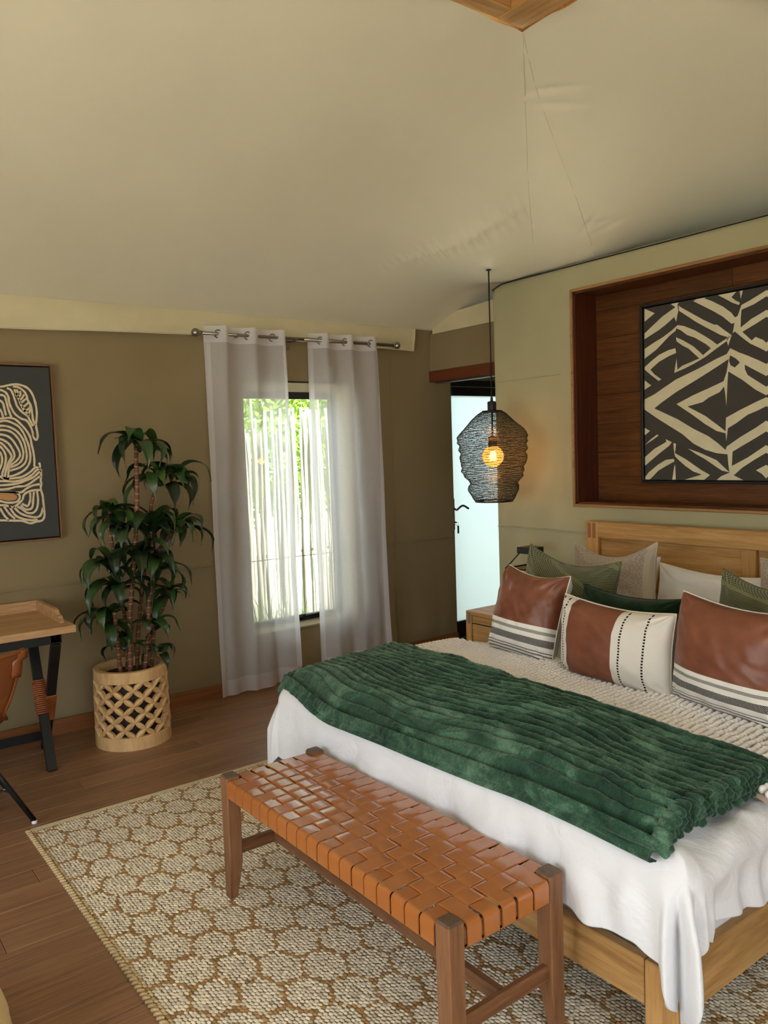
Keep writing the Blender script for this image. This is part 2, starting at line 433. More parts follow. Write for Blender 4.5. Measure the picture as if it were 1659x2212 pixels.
# window wall ----------------------------------------------------------
WY0, WY1, WZ0, WZ1 = 2.553, 3.432, .365, 2.10          # window opening
DY0, DY1, DZ1 = 4.425, 5.36, 2.16                       # door opening
def wall_sheet(name, a, b_, openings, place, m):
    A, B = np.meshgrid(a, b_, indexing='ij'); V = place(A, B)
    ac = (a[:-1]+a[1:])/2; bc = (b_[:-1]+b_[1:])/2
    mk = np.ones((len(ac), len(bc)), bool)
    for (a0, a1, b0, b1) in openings:
        mk &= ~((ac[:, None] > a0) & (ac[:, None] < a1) & (bc[None, :] > b0) & (bc[None, :] < b1))
    return struct(mesh_np(name, V, grid_faces(len(a), len(b_), mask=mk), m))
a = np.unique(np.concatenate([np.arange(YF, YB, .035), [WY0, WY1, DY0, DY1, YB]])); b_ = np.unique(np.concatenate([np.arange(0, 2.62, .035), [WZ0, WZ1, DZ1, .873, .878, 2.62]]))
def place_left(A, B):
    pin = 1-np.exp(-(np.maximum(np.maximum(WY0-A, A-WY1), np.maximum(WZ0-B, B-WZ1)).clip(0)/.06)**2)
    pin = pin*(1-np.exp(-((DY0-A)/.06)**2))
    low = sstep(.95, .3, B)*sstep(0, .15, B)
    dx = .004*fbm(A*1.2, B*1.2, 0, 2, 3)+low*.020*fbm(A*2.6, B*1.6, 0, 3, 4)+low*.014*np.sin(A*9+B*2+2*vnoise(A*1.5, B*1.5, 0, 8))*sstep(.5, .05, B)
    dx = dx-.004*(B < .8755)+.004*np.exp(-((B-.876)/.02)**2)
    return np.stack([XW+dx*pin, A, B], -1)
wall_left = wall_sheet('wall_left', a, b_, [(WY0, WY1, WZ0, WZ1), (DY0, DY1, -1, DZ1)], place_left, MT['canvas_wall'])
# outer skin so the wall has thickness
o_ = MB()
for lo, hi in (((XW-.16, YF, -.25), (XW-.10, WY0-.03, 2.62)), ((XW-.16, WY1+.03, -.25), (XW-.10, DY0, 2.62)), ((XW-.16, WY0-.03, -.25), (XW-.10, WY1+.03, WZ0-.03)),
               ((XW-.16, WY0-.03, WZ1+.03), (XW-.10, WY1+.03, 2.62)), ((XW-.16, DY0, DZ1), (XW-.10, YB, 2.62)), ((XW-.16, DY1, -.25), (XW-.10, YB, DZ1))): o_.box(lo, hi)
o_.build('outer_skin', MT['canvas_wall'], wall_left)
s = MB(); s.tube([(XW+.005, y, .876+.002*math.sin(y*3)) for y in np.arange(YF, 4.42, .1)], .0025, 5); s.build('seam', MT['canvas_wall'], wall_left, True)
s = MB(); s.tube([(XW+.004, 3.80, z) for z in np.arange(.1, 2.4, .1)], .0015, 5); s.build('seam', MT['canvas_wall'], wall_left, True)

bb = MB(); bb.prism([(YF, 0), (4.425, 0), (4.425, .07), (4.42, .082), (4.41, .086), (YF, .086)], XW-.002, XW+.020, 'yz'); struct(bb.build('baseboard_left', MT['base_wood']))

# window_1
win = thing('window_1', None, None, (XW, WY0, WZ0)); win['kind'] = 'structure'
XG = XW-.115
rv = MB()
e = .012
def quad(mb, pts): mb.add(pts, [(0, 1, 2, 3)])
# canvas reveal, splayed inward
iy0, iy1, iz0, iz1 = WY0-.01, 3.375, .385, 2.045
quad(rv, [(XW, WY0-e, WZ0-e), (XG, iy0, iz0), (XG, iy0, iz1), (XW, WY0-e, WZ1+e)])
quad(rv, [(XW, WY1+e, WZ0-e), (XG, iy1, iz0), (XG, iy1, iz1), (XW, WY1+e, WZ1+e)])
quad(rv, [(XW, WY0-e, WZ1+e), (XG, iy0, iz1), (XG, iy1, iz1), (XW, WY1+e, WZ1+e)])
quad(rv, [(XW, WY0-e, WZ0-e), (XG, iy0, iz0), (XG, iy1, iz0), (XW, WY1+e, WZ0-e)])
rv.build('reveal', MT['valance'], win)
lp = MB(); lp.tube([(XW+.004, WY0, WZ1+.004), (XW+.004, WY1, WZ1+.004)], .006, 6); lp.build('flap_shadow_cord', MT['black_metal'], win, True)
sl = MB(); sl.tube([(XW+.003, WY0-.01, WZ0-.004), (XW+.003, WY1+.01, WZ0-.004)], .009, 8); sl.build('sill_roll', MT['canvas_wall'], win, True)
fr = MB(); t_ = .05
fr.box((XG-.04, iy0-.02, iz0-.02), (XG, iy0+t_, iz1+.02), .003); fr.build('frame_post', MT['black_frame'], win)
fr = MB(); fr.box((XG-.04, iy1-t_, iz0-.02), (XG, iy1+.02, iz1+.02), .003); fr.build('frame_post', MT['black_frame'], win)
fr = MB(); fr.box((XG-.04, iy0+t_, iz1-t_), (XG, iy1-t_, iz1+.02), .003); fr.build('frame_rail', MT['black_frame'], win)
fr = MB(); fr.box((XG-.04, iy0+t_, iz0-.02), (XG, iy1-t_, iz0+t_*.8), .003); fr.build('frame_rail', MT['black_frame'], win)
lt = MB(); lt.box((XG, 2.93, iz0+.005), (XG+.018, 3.22, iz0+.02), .003); lt.box((XG, 3.0, iz0+.012), (XG+.03, 3.03, iz0+.05), .004); lt.bar((XG+.02, 2.98, iz0+.03), (XG+.024, 3.2, iz0+.045), .014, .008, b=.002)
lt.build('window_stay', MT['black_metal'], win)
def m_glass(name, tint=(1, 1, 1, 1), refl=.04):
    m = Mat(name); tr = m.n('BsdfTransparent'); tr.inputs[0].default_value = tint
    gl = m.n('BsdfGlossy'); gl.inputs['Roughness'].default_value = .02
    fz = m.n('Fresnel'); fz.inputs[0].default_value = 1.45; mx = m.n('MixShader')
    m.l(m.math('MULTIPLY', fz.outputs[0], .8), mx.inputs[0]); m.l(tr.outputs[0], mx.inputs[1]); m.l(gl.outputs[0], mx.inputs[2]); m.l(mx.outputs[0], m.out.inputs[0])
    return m.m
gp = MB(); gp.box((XG-.026, iy0+t_-.01, iz0+t_*.8-.01), (XG-.020, iy1-t_+.01, iz1-t_+.01)); gp.build('glass_pane', m_glass('window_glass', (.80, .83, .82, 1)), win)

# door_1 in the passage, frosted glass in a black frame
door = thing('door_1', None, None, (XW, DY0, 0)); door['kind'] = 'structure'
XD = XW-.055
def bxp(nm, lo, hi, m, par, bev=.003): q = MB(); q.box(lo, hi, bev); return q.build(nm, m, par)
bxp('frame_post', (XD-.05, DY0-.03, 0), (XD+.02, DY0+.012, DZ1), MT['black_frame'], door)
bxp('frame_post', (XD-.05, DY1-.05, 0), (XD+.02, DY1+.02, DZ1), MT['black_frame'], door)
bxp('frame_rail', (XD-.05, DY0, DZ1-.05), (XD+.02, DY1, DZ1+.02), MT['black_frame'], door)
bxp('door_stile', (XD-.03, DY0+.013, .02), (XD+.012, DY0+.045, DZ1-.052), MT['black_frame'], door)
bxp('door_stile', (XD-.03, DY1-.13, .02), (XD+.012, DY1-.052, DZ1-.052), MT['black_frame'], door)
bxp('door_rail', (XD-.03, DY0+.045, 2.035), (XD+.012, DY1-.13, DZ1-.052), MT['black_frame'], door)
bxp('door_rail', (XD-.03, DY0+.045, .02), (XD+.012, DY1-.13, .155), MT['black_frame'], door)
bxp('threshold', (XD-.05, DY0, .0), (XD+.05, DY1, .018), MT['black_frame'], door)
fg = Mat('frosted_glass'); tl = fg.n('BsdfTranslucent'); tl.inputs[0].default_value = (.26, .32, .34, 1)
gl = fg.n('BsdfGlossy'); gl.inputs['Roughness'].default_value = .5; gl.inputs[0].default_value = (.6, .6, .6, 1); mx = fg.n('MixShader'); mx.inputs[0].default_value = .05
fg.l(tl.outputs[0], mx.inputs[1]); fg.l(gl.outputs[0], mx.inputs[2]); fg.l(mx.outputs[0], fg.out.inputs[0])
q = MB(); q.add([(XD-.012, DY0+.03, .14), (XD-.012, DY1-.12, .14), (XD-.012, DY1-.12, 2.05), (XD-.012, DY0+.03, 2.05)], [(0, 1, 2, 3)]); q.build('frosted_pane', fg.m, door)
bxp('handle_plate', (XD+.013, DY0+.015, .93), (XD+.022, DY0+.042, 1.19), MT['bronze'], door, .003)
hd = MB(); hp = [(XD+.03, DY0+.028, 1.108)]+[(XD+.055, DY0+.03+.0135*k, 1.108+.016*math.sin((k-2.2)*.52)+.004) for k in range(11)]
hd.tube(catmull(hp, 4), .009, 8); hd.build('door_handle', MT['bronze'], door, True)
q = MB(); q.tube([(XD+.02, DY0+.03, .995), (XD+.05, DY0+.03, .995)], .006, 8); q.tube([(XD+.045, DY0+.04+.014*math.cos(a), .98+.014*math.sin(a)) for a in np.linspace(0, 2*PI, 14)], .0014, 5)
q.box((XD+.04, DY0+.045, .90), (XD+.047, DY0+.062, .965), .002); q.build('key', MT['black_metal'], door, True)

# remaining walls (behind the partition, right, and added front; openings narrowed to limit daylight)
q = MB(); q.box((XW-.1, YB, -.02), (XR+.1, YB+.06, 2.75)); struct(q.build('wall_rear', MT['canvas_wall']))
q = MB()
q.box((XR, YF, -.02), (XR+.08, YB, .5)); q.box((XR, YF, 2.25), (XR+.08, YB, 2.95)); q.box((XR, YF, .5), (XR+.08, -.9, 2.25)); q.box((XR, 1.3, .5), (XR+.08, YB, 2.25))
struct(q.build('wall_right', MT['canvas_wall']))
q = MB(); q.box((XW-.1, YF-.06, -.02), (-3.1, YF, 2.75)); q.box((-.3, YF-.06, -.02), (XR+.1, YF, 2.75)); q.box((-3.1, YF-.06, 2.1), (-.3, YF, 3.45)); q.box((XW, YF-.06, 2.7), (XR, YF, 2.95))
struct(q.build('wall_front_added', MT['canvas_wall']))

# partition behind the bed with the niche -----------------------------------
XP0 = -3.862; ZP = 2.672; YPB = 4.21
NX0, NX1, NZ0, NZ1, ND = -3.192, -.93, 1.238, 2.508, .215
a = np.unique(np.concatenate([np.arange(XP0, XR, .03), [NX0, NX1, XR]])); b_ = np.unique(np.concatenate([np.arange(0, ZP, .03), [NZ0, NZ1, 1.069, 1.074, ZP]]))
def place_part(A, B):
    pin = 1-np.exp(-(np.maximum(np.maximum(NX0-A, A-NX1), np.maximum(NZ0-B, B-NZ1)).clip(0)/.05)**2)
    pin = pin*sstep(0, .08, A-XP0)
    low = sstep(1.75, 1.1, B)
    fold = .015*np.sin((A-.25*B)*26+3*vnoise(A*2, B*1.2, 0, 21))*low*sstep(-2.9, -3.5, A)*(.6+.4*vnoise(A*3, B*2, 0, 22))
    dy = .006*fbm(A*1.0, B*1.0, 0, 3, 11)+fold+low*.013*fbm(A*3.5, B*1.2, 0, 2, 12)
    dy = dy-.004*(B < 1.0715)+.004*np.exp(-((B-1.072)/.02)**2)
    # rounded left edge
    rnd = .012*(1-np.sqrt(np.clip(1-((XP0+.015-A).clip(0)/.015)**2, 0, 1)))
    topr = .02*(1-np.sqrt(np.clip(1-((B-ZP+.02).clip(0)/.02)**2, 0, 1)))
    Bn = B-.035*np.exp(-((A-XP0)/.035)**1)*sstep(ZP-.25, ZP, B)
    return np.stack([A, YP+dy*pin*-1+rnd+topr, Bn], -1)
wall_back = wall_sheet('wall_back', a, b_, [(NX0, NX1, NZ0, NZ1)], place_part, MT['canvas_part'])
q = MB(); q.add([(XP0, YP+.012, 0), (XP0, YPB, 0), (XP0, YPB, ZP-.035), (XP0, YP+.012, ZP-.035)], [(0, 1, 2, 3)])
q.add([(XP0, YPB, 0), (XR, YPB, 0), (XR, YPB, ZP), (XP0, YPB, ZP)], [(0, 1, 2, 3)])
q.add([(XP0, YP+.02, ZP-.035), (XR, YP+.02, ZP-.002), (XR, YPB, ZP-.002), (XP0, YPB, ZP-.035)], [(0, 1, 2, 3)])
q.build('canvas_side', MT['canvas_part'], wall_back)
for z_, y_ in ((1.0715, YP-.006), (2.03, YP-.003)):
    q = MB(); q.tube([(x, y_, z_+.002*math.sin(x*4)) for x in (np.arange(XP0+.01, XR if z_ < 1.2 else NX0-.05, .08))], .002, 5); q.build('seam', MT['canvas_part'], wall_back, True)
q = MB(); q.tube([(x, YP-.004+.004, ZP-.012-.03*math.exp(-(x-XP0)/.035)) for x in np.linspace(XP0+.004, XR, 60)], .004, 5); q.build('piping', MT['black_metal'], wall_back, True)
# niche lining: each board its own piece
yb = YP+ND
zb = [NZ0, 1.40, 1.545, 1.72, 1.895, 2.07, 2.235, 2.40, NZ1]
for i in range(8):
    cuts = [NX0+.0]; r_ = random.Random(i*3+1); x = NX0
    cuts += [[-2.05, -1.5], [-1.9], [-2.4, -1.2], [-1.75], [-2.2], [-1.6], [-2.62], [-2.30, -1.4]][i]+[NX1]
    for x0, x1 in zip(cuts[:-1], cuts[1:]):
        bxp('niche_board', (x0+.0008, yb-.012-.001*r_.random(), zb[i]+.0008), (x1-.0008, yb+.005, zb[i+1]-.0008), MT['dark_wood'], wall_back, .0012)
bxp('niche_side', (NX0-.004, YP+.004, NZ0), (NX0+.016, yb-.01, NZ1), MT['dark_wood_z'], wall_back, .001)
bxp('niche_side', (NX1-.016, YP+.004, NZ0), (NX1+.004, yb-.01, NZ1), MT['dark_wood_z'], wall_back, .001)
bxp('niche_top', (NX0, YP+.004, NZ1-.016), (NX1, yb-.01, NZ1+.004), MT['dark_wood'], wall_back, .001)
bxp('niche_base', (NX0, YP+.004, NZ0-.004), (NX1, yb-.01, NZ0+.016), MT['dark_wood'], wall_back, .001)
for lo, hi in (((NX0-.012, YP-.014, NZ0-.012), (NX1+.012, YP+.006, NZ0+.004)), ((NX0-.012, YP-.014, NZ1-.004), (NX1+.012, YP+.006, NZ1+.012)),
               ((NX0-.012, YP-.014, NZ0+.004), (NX0+.003, YP+.006, NZ1-.004)), ((NX1-.003, YP-.014, NZ0+.004), (NX1+.012, YP+.006, NZ1-.004))):
    bxp('niche_edge', lo, hi, MT['edge_wood'], wall_back, .004)

# lintel over the passage
lin = MB(); rz = .05
out = [(XW, 2.214), (XP0, 2.214), (XP0, 2.522)]+[(XW+.012+rz-rz*math.sin(t), 2.522-rz+rz*math.cos(t)) for t in np.linspace(0, PI/2, 8)]
lin.prism(out, YPB, YPB+.12, 'xz'); struct(smooth_by_angle(lin.build('wall_lintel', MT['canvas_wall'])))
q = MB(); q.box((XW, YPB-.012, 2.132), (XP0, YPB+.13, 2.216), .004); trim = struct(q.build('trim_1', MT['red_wood']))
q = MB(); q.box((XW+.06, YPB+.01, 2.118), (XP0, YPB+.03, 2.133), .002); q.build('track', MT['bronze'], trim)
q = MB(); q.box((XW+.06, YPB+.05, 2.118), (XP0, YPB+.07, 2.133), .002); q.build('track', MT['bronze'], trim)

# valance canvas along the window wall --------------------------------------
val = thing('canvas_valance', 'cream canvas flap hanging from the ceiling above the curtain rod', 'valance', (-4.8, 4.0, 2.36))
ys = np.arange(YF, 4.065, .02); zs = np.linspace(0, 1, 26)
Yv, Tv = np.meshgrid(ys, zs, indexing='ij')
zt = 2.62+0*Yv
zbm = 2.368+.022*np.sin((Yv-1.9)*1.15+.6)*(Yv < 9)+.006*vnoise(Yv*1.3, 0, 0, 31)
Zv = zt+(zbm-zt)*Tv
Xv = -4.885+.014*np.sin(Tv*PI)*(.5+.5*vnoise(Yv*.8, 0, 0, 32))+.006*fbm(Yv*2.2, Tv*1.6, 0, 3, 33)+.010*np.sin((Yv*2.2+Tv*3.2)*3)*sstep(.55, .95, Tv)*(Yv < 2.2)+.012*Tv
yy = Yv-.045*Tv*sstep(3.85, 4.05, Yv)
mesh_np('flap', np.stack([Xv, yy, Zv], -1), grid_faces(len(ys), len(zs)), MT['valance'], val)
hem = MB(); idx = -1
hem.tube([(Xv[i, -1]+.001, yy[i, -1], Zv[i, -1]) for i in range(0, len(ys), 3)]+[(Xv[-1, -1], yy[-1, -1], Zv[-1, -1])], .005, 6); hem.build('hem', MT['valance'], val, True)
e_ = MB(); e_.tube([(Xv[-1, j]+.001, yy[-1, j], Zv[-1, j]) for j in range(8, len(zs))], .007, 6); e_.build('edge_band', MT['valance'], val, True)
q = MB(); q.add([(-4.86, 4.19, 2.62), (-4.1, 4.19, 2.66), (-4.1, 4.19, 2.50), (-4.5, 4.19, 2.50), (-4.84, 4.19, 2.50)], [(0, 1, 2, 3, 4)])
fl2 = q.build('canvas_scrap', MT['valance']); tag(fl2, 'small cream canvas end showing above the passage lintel', 'canvas')
# ================================================================== RUG
RX0, RX1, RY0, RY1 = -3.665, .25, .76, 3.15
rug = thing('jute_rug', 'cream jute rug with a golden honeycomb pattern under the bench and bed', 'rug', (RX0, RY0, 0))
q = MB(); q.box((RX0+.004, RY0+.004, .0008), (RX1, RY1, .007)); q.build('backing', m_plain('jute_backing', srgb(150, 128, 92), .95), rug)
sx_, sy_ = .0175, .0118
nx = int((RX1-RX0-.03)/sx_); ny = int((RY1-RY0-.02)/sy_)
I, J = np.meshgrid(np.arange(nx), np.arange(ny), indexing='ij')
kx = RX0+.02+(I+.5*(J % 2))*sx_; ky = RY0+.014+J*sy_
rng = np.random.default_rng(3)
kx = kx+rng.normal(0, .0012, kx.shape); ky = ky+rng.normal(0, .0009, ky.shape)
keep = ~((kx > -2.85) & (kx < -1.25) & (ky > 1.95)) & ~((kx > -.6) & (ky > 2.6))
kx = kx[keep]; ky = ky[keep]; n = len(kx)
# honeycomb: lattice vectors measured on the rug
def hexd(x, y):
    ax, ay = .1635, .2220; ox, oy = -3.365, 1.04
    best = np.full(x.shape, 9.0); sec = np.full(x.shape, 9.0)
    xs_ = (x-ox+.010*vnoise(x*5, y*5, 0, 44)); ys_ = (y-oy+.008*vnoise(x*5, y*5, 0, 45))
    for (bx_, by_) in ((0, 0), (ax/2, ay/2)):
        i0 = np.round((xs_-bx_)/ax); j0 = np.round((ys_-by_)/ay)
        for di in (-1, 0, 1):
            for dj in (-1, 0, 1):
                d = np.hypot((xs_-bx_-(i0+di)*ax)*1.0, (ys_-by_-(j0+dj)*ay)*1.275)
                nb = np.minimum(best, d); sec = np.where(d < best, best, np.minimum(sec, d)); best = nb
    return (sec**2-best**2)/(2*.1635)
gold = hexd(kx, ky) < .0072+rng.normal(0, .0014, n)
edge = (kx < RX0+.03) | (ky < RY0+.03)
c_cream = np.array(srgb(232, 220, 196)[:3]); c_gold = np.array(srgb(174, 134, 82)[:3]); c_edge = np.array(srgb(206, 182, 140)[:3])
col = np.where(gold[:, None], c_gold, c_cream); col = np.where((edge & ~gold)[:, None], c_edge, col)
col = col*(1+rng.normal(0, .11, (n, 1)))*(1+.08*vnoise(kx*2, ky*2, 0, 47)[:, None])
bead = np.array([(-1, 0, .15), (-.45, -.8, .45), (-.45, .8, .45), (-.45, 0, 1.0), (.45, -.8, .45), (.45, .8, .45), (.45, 0, 1.0), (1, 0, .15)])
bf = np.array([(0, 1, 3), (0, 3, 2), (1, 4, 6), (1, 6, 3), (3, 6, 5), (3, 5, 2), (4, 7, 6), (6, 7, 5)])
ang = rng.normal(.25, .12, n); L = .0108*rng.uniform(.85, 1.15, n); Wd = .0065*rng.uniform(.9, 1.15, n); Hh = .0052*rng.uniform(.8, 1.3, n)
ca, sa = np.cos(ang), np.sin(ang)
lx = bead[None, :, 0]*L[:, None]; ly = bead[None, :, 1]*Wd[:, None]; lz = bead[None, :, 2]*Hh[:, None]+.0062
V = np.stack([kx[:, None]+lx*ca[:, None]-ly*sa[:, None], ky[:, None]+lx*sa[:, None]+ly*ca[:, None], lz], -1).reshape(-1, 3)
F = (bf[None]+8*np.arange(n)[:, None, None]).reshape(-1, 3)
mr = Mat('jute_yarn'); at = mr.n('Attribute'); at.attribute_name = 'yarn'; mr.set(color=at.outputs['Color'], rough=.85, spec=.15, sheen=.1)
kn = mesh_np('woven_knots', V, F, mr.m, rug, kind='stuff')
ca_ = kn.data.color_attributes.new('yarn', 'FLOAT_COLOR', 'POINT')
ca_.data.foreach_set('color', np.concatenate([np.repeat(np.clip(col, 0, 1), 8, 0), np.ones((n*8, 1))], 1).astype(np.float32).ravel())
# whipped edges
wv = MB(); yv = RY0
for k in range(int((RX1-RX0)/.022)):
    x = RX0+.012+k*.022; wv.tube([(x-.008, RY0+.016, .004), (x-.002, RY0+.001, .010), (x+.010, RY0+.016, .012)], [.004, .0065, .004], 5)
wv.build('whipped_edge', m_plain('edge_yarn', srgb(204, 178, 132), .9, var=.2, vs=40), rug, True)['kind'] = 'stuff'
q = MB(); q.box((RX0-.006, RY0+.02, .0008), (RX0+.022, RY1, .0115), .003); q.build('bound_edge', m_fabric('edge_tape', srgb(214, 198, 160), bump=.5), rug)

# ================================================================== BED
BX0, BX1, BYF = -2.99, -1.09, 1.675
bed = thing('bed', 'large honey-coloured wooden bed with a panelled headboard', 'bed', (-2.04, BYF, 0))
def part(nm, lo, hi, m, par, bev=.003):
    q = MB(); q.box(lo, hi, bev); return q.build(nm, m, par)
part('foot_rail', (BX0+.02, BYF+.004, .162), (BX1-.10, BYF+.036, .285), MT['oak_x'], bed)
part('side_rail', (BX1-.036, BYF+.02, .166), (BX1-.002, 3.80, .312), MT['oak_y'], bed)
part('side_rail', (BX0+.002, BYF+.02, .166), (BX0+.036, 3.80, .312), MT['oak_y'], bed)
for x in (BX1-.096, BX0):
    part('leg', (x, BYF, 0.0), (x+.096, BYF+.09, .288 if x > -2 else .284), MT['oak_z'], bed, .004)
HBY = 3.80
for x in (-3.045, -1.115):
    p_ = part('headboard_post', (x, HBY-.02, 0), (x+.085, HBY+.045, 1.15), MT['oak_z'], bed, .004)
    for dx_ in (.014, .048):
        q = MB(); q.box((x+dx_, HBY-.0212, 1.055), (x+dx_+.022, HBY-.0195, 1.142)); q.build('tenon', MT['end_grain'], p_)
part('top_rail', (-2.96, HBY-.018, 1.055), (-1.115, HBY+.042, 1.149), MT['oak_x'], bed, .004)
part('middle_stile', (-2.093, HBY-.016, .3), (-2.018, HBY+.04, 1.054), MT['oak_z'], bed, .003)
part('headboard_panel', (-2.957, HBY+.008, .3), (-2.095, HBY+.03, 1.058), MT['oak_x'], bed, .001)
part('headboard_panel', (-2.016, HBY+.008, .3), (-1.118, HBY+.03, 1.058), MT['oak_x'], bed, .001)
part('lower_rail', (-2.96, HBY-.018, .25), (-1.115, HBY+.042, .36), MT['oak_x'], bed, .003)
for k in range(5): part('slat', (BX0+.04, 1.85+k*.4, .20), (BX1-.04, 1.94+k*.4, .222), MT['oak_x'], bed, .002)

mat_ = MB(); mat_.box((BX0+.03, BYF+.06, .223), (BX1-.03, 3.775, .585), .03)
tag(mat_.build('mattress', MT['white_cotton']), 'mattress hidden under the white duvet', 'mattress')

# duvet ----------------------------------------------------------------
def bed_top(x, y):
    """height of the duvet's upper side"""
    x = np.asarray(x, float); y = np.asarray(y, float)
    return .618+.022*np.exp(-((x+2.04)/.75)**4)*sstep(1.65, 2.1, y)+.006*fbm(x*2, y*2, 0, 2, 51)
Rr = .075; X0, X1, Y0, Y1 = BX0-.03+Rr, BX1+.05-Rr, BYF-.035+Rr, 3.55
nu, nv = 330, 330
DL, DR, DF = .36, .27, .33
us = np.concatenate([np.linspace(-DL, 0, 70, endpoint=False), np.linspace(0, X1-X0, 170), (X1-X0)+np.linspace(0, DR, 60)[1:]])
vs = np.concatenate([np.linspace(-DF, 0, 90, endpoint=False), np.linspace(0, Y1-Y0, 150)])
U, Vv = np.meshgrid(us, vs, indexing='ij')
cx_ = np.clip(U, 0, X1-X0)+X0; cy_ = np.clip(Vv, 0, None)+Y0
ex = U-(cx_-X0); ey = np.minimum(Vv, 0); d = np.hypot(ex, ey)
nxv = np.where(d > 1e-6, ex/np.maximum(d, 1e-6), 0); nyv = np.where(d > 1e-6, ey/np.maximum(d, 1e-6), 0)
th = np.arctan2(-ey, np.abs(ex)); corner = np.sin(2*th)*(np.abs(ex) > 1e-6)*(ey < -1e-6)
arc = Rr*PI/2; a_ = np.clip(d/Rr, 0, PI/2); over = np.clip(d-arc, 0, None)
out_ = Rr*np.sin(a_)+over*(.04+.11*corner)
s_al = cx_*1.0+cy_*1.3
Xd0, Yd0 = cx_, cy_
fold = .022*vnoise(s_al*5.5, d*1.2, 0, 61)+.014*vnoise(s_al*13+d*2, d*2.5, 0, 62)
fold = fold+corner*.013*np.sin(th*9+1.2+d*3)
cnr = np.exp(-(np.hypot(Xd0-X1, Yd0-Y0)/.45)**2)
fold = fold*(.8+1.3*cnr)+cnr*.012*np.sin(s_al*46+3*vnoise(s_al*3, d*2, 0, 68))
out_ = out_+np.clip(over/.10, 0, 1)*fold*(1+corner)+.008*np.sin(np.clip(over/.30, 0, 1)*PI)
down = Rr*(1-np.cos(a_))+over*(.985+.28*corner)
Xd = cx_+nxv*out_; Yd = cy_+nyv*out_; Zd = bed_top(cx_, cy_)-down
# soft creases on top, rising from the throw towards the corner
cr = .010*np.abs(vnoise(Xd*4+Yd*7, Yd*3-Xd*5, 0, 63))+.006*np.abs(vnoise(Xd*11+Yd*5, Yd*9, 0, 64))
side = sstep(-1.5, -1.1, Xd)*sstep(2.4, 1.7, Yd)
Zd = Zd-cr*(1+2.5*side)+.012*side*np.sin((Xd*.9+Yd*.5)*28+2*vnoise(Xd*3, Yd*3, 0, 65))*(1-sstep(0, .13, d))
Zd = Zd+.022*sstep(2.55, 2.9, Yd)*sstep(-2.75, -2.95, Xd)*np.sin((Yd-2.6)*14)*(1-sstep(0, .08, d))
hemlift = .03*vnoise(s_al*2.2, 0, 0, 66); Zd = Zd+np.clip(over/.2, 0, 1)*hemlift*(1-corner)
Zd = Zd+np.clip(over/.2, 0, 1)*.05*sstep(-2.2, -2.6, Xd)*(ey < -1e-6)*0
duv = mesh_np('duvet', np.stack([Xd, Yd, Zd], -1), grid_faces(len(us), len(vs)), None)
md = Mat('duvet_cotton'); v = md.coord(); md.set(color=srgb(228, 229, 231), rough=.8, spec=.2, sheen=.15)
md.bump(md.mix(.25, md.noise(v, 5, 4, .5, 1.4), md.noise(v, 14, 3, .5, 1.2)), .6, .03)
duv.data.materials.append(md.m); tag(duv, 'white cotton duvet draping over the foot of the bed with a pointed corner', 'duvet')
so = duv.modifiers.new('solid', 'SOLIDIFY'); so.thickness = .012; so.offset = -1

# knitted blanket --------------------------------------------------------
knit = thing('knitted_blanket', 'chunky off-white knitted blanket across the bed between throw and cushions', 'blanket', (-2.04, 2.4, .64))
KX0, KX1, KY0, KY1 = -3.075, -1.06, 2.06, 2.68
def drape(x, y):
    """height and outward push of bedding lying on the duvet"""
    over = np.clip(X0-.01-x, 0, None)+np.clip(x-(X1+.01), 0, None)
    return bed_top(x, y)-over**2*5.5
xs = np.linspace(KX0, KX1, 120); ys = np.linspace(KY0, KY1, 40); Xk, Yk = np.meshgrid(xs, ys, indexing='ij')
def knit_z(x, y): return drape(x, y)+.018+.014*sstep(KX0+.25, KX0+.1, x)*np.exp(-((y-2.5)/.2)**2)+.004*fbm(x*3, y*3, 0, 2, 71)
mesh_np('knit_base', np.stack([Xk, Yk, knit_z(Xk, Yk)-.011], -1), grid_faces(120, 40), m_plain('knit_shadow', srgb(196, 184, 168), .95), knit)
# beads of yarn, in cords running along the bed
nxk = int((KX1-KX0)/.0255); nyk = int((KY1-2.08)/.0205)
I, J = np.meshgrid(np.arange(nxk), np.arange(nyk), indexing='ij')
bx_ = (KX0+.01+(I+.0)*.0255+.003*np.sin(J*1.3)).ravel(); by_ = (2.09+J*.0205+.010*(I % 2)).ravel()
rg = np.random.default_rng(5); bx_ = bx_+rg.normal(0, .0012, bx_.shape)+.010*vnoise(bx_*2, by_*3, 0, 72); by_ = by_+rg.normal(0, .0012, by_.shape)
m_, k_ = 6, 8
sv = [(0, 0, -1)]+[(math.sin(PI*i/m_)*math.cos(2*PI*j/k_), math.sin(PI*i/m_)*math.sin(2*PI*j/k_), -math.cos(PI*i/m_)) for i in range(1, m_) for j in range(k_)]+[(0, 0, 1)]
sf = [(0, 1+(j+1) % k_, 1+j) for j in range(k_)]+[(1+i*k_+j, 1+i*k_+(j+1) % k_, 1+(i+1)*k_+(j+1) % k_) for i in range(m_-2) for j in range(k_)]+[(1+i*k_+j, 1+(i+1)*k_+(j+1) % k_, 1+(i+1)*k_+j) for i in range(m_-2) for j in range(k_)]+[(len(sv)-1, 1+(m_-2)*k_+j, 1+(m_-2)*k_+(j+1) % k_) for j in range(k_)]
sv = np.array(sv); sf = np.array(sf); nb = len(bx_)
a_ = rg.normal(.5, .08, nb); ca, sa = np.cos(a_), np.sin(a_)
lx = sv[None, :, 0]*.0098; ly = sv[None, :, 1]*.0142
V = np.stack([bx_[:, None]+lx*ca[:, None]+ly*sa[:, None], by_[:, None]-lx*sa[:, None]+ly*ca[:, None], knit_z(bx_, by_)[:, None]+sv[None, :, 2]*.0125+.001], -1).reshape(-1, 3)
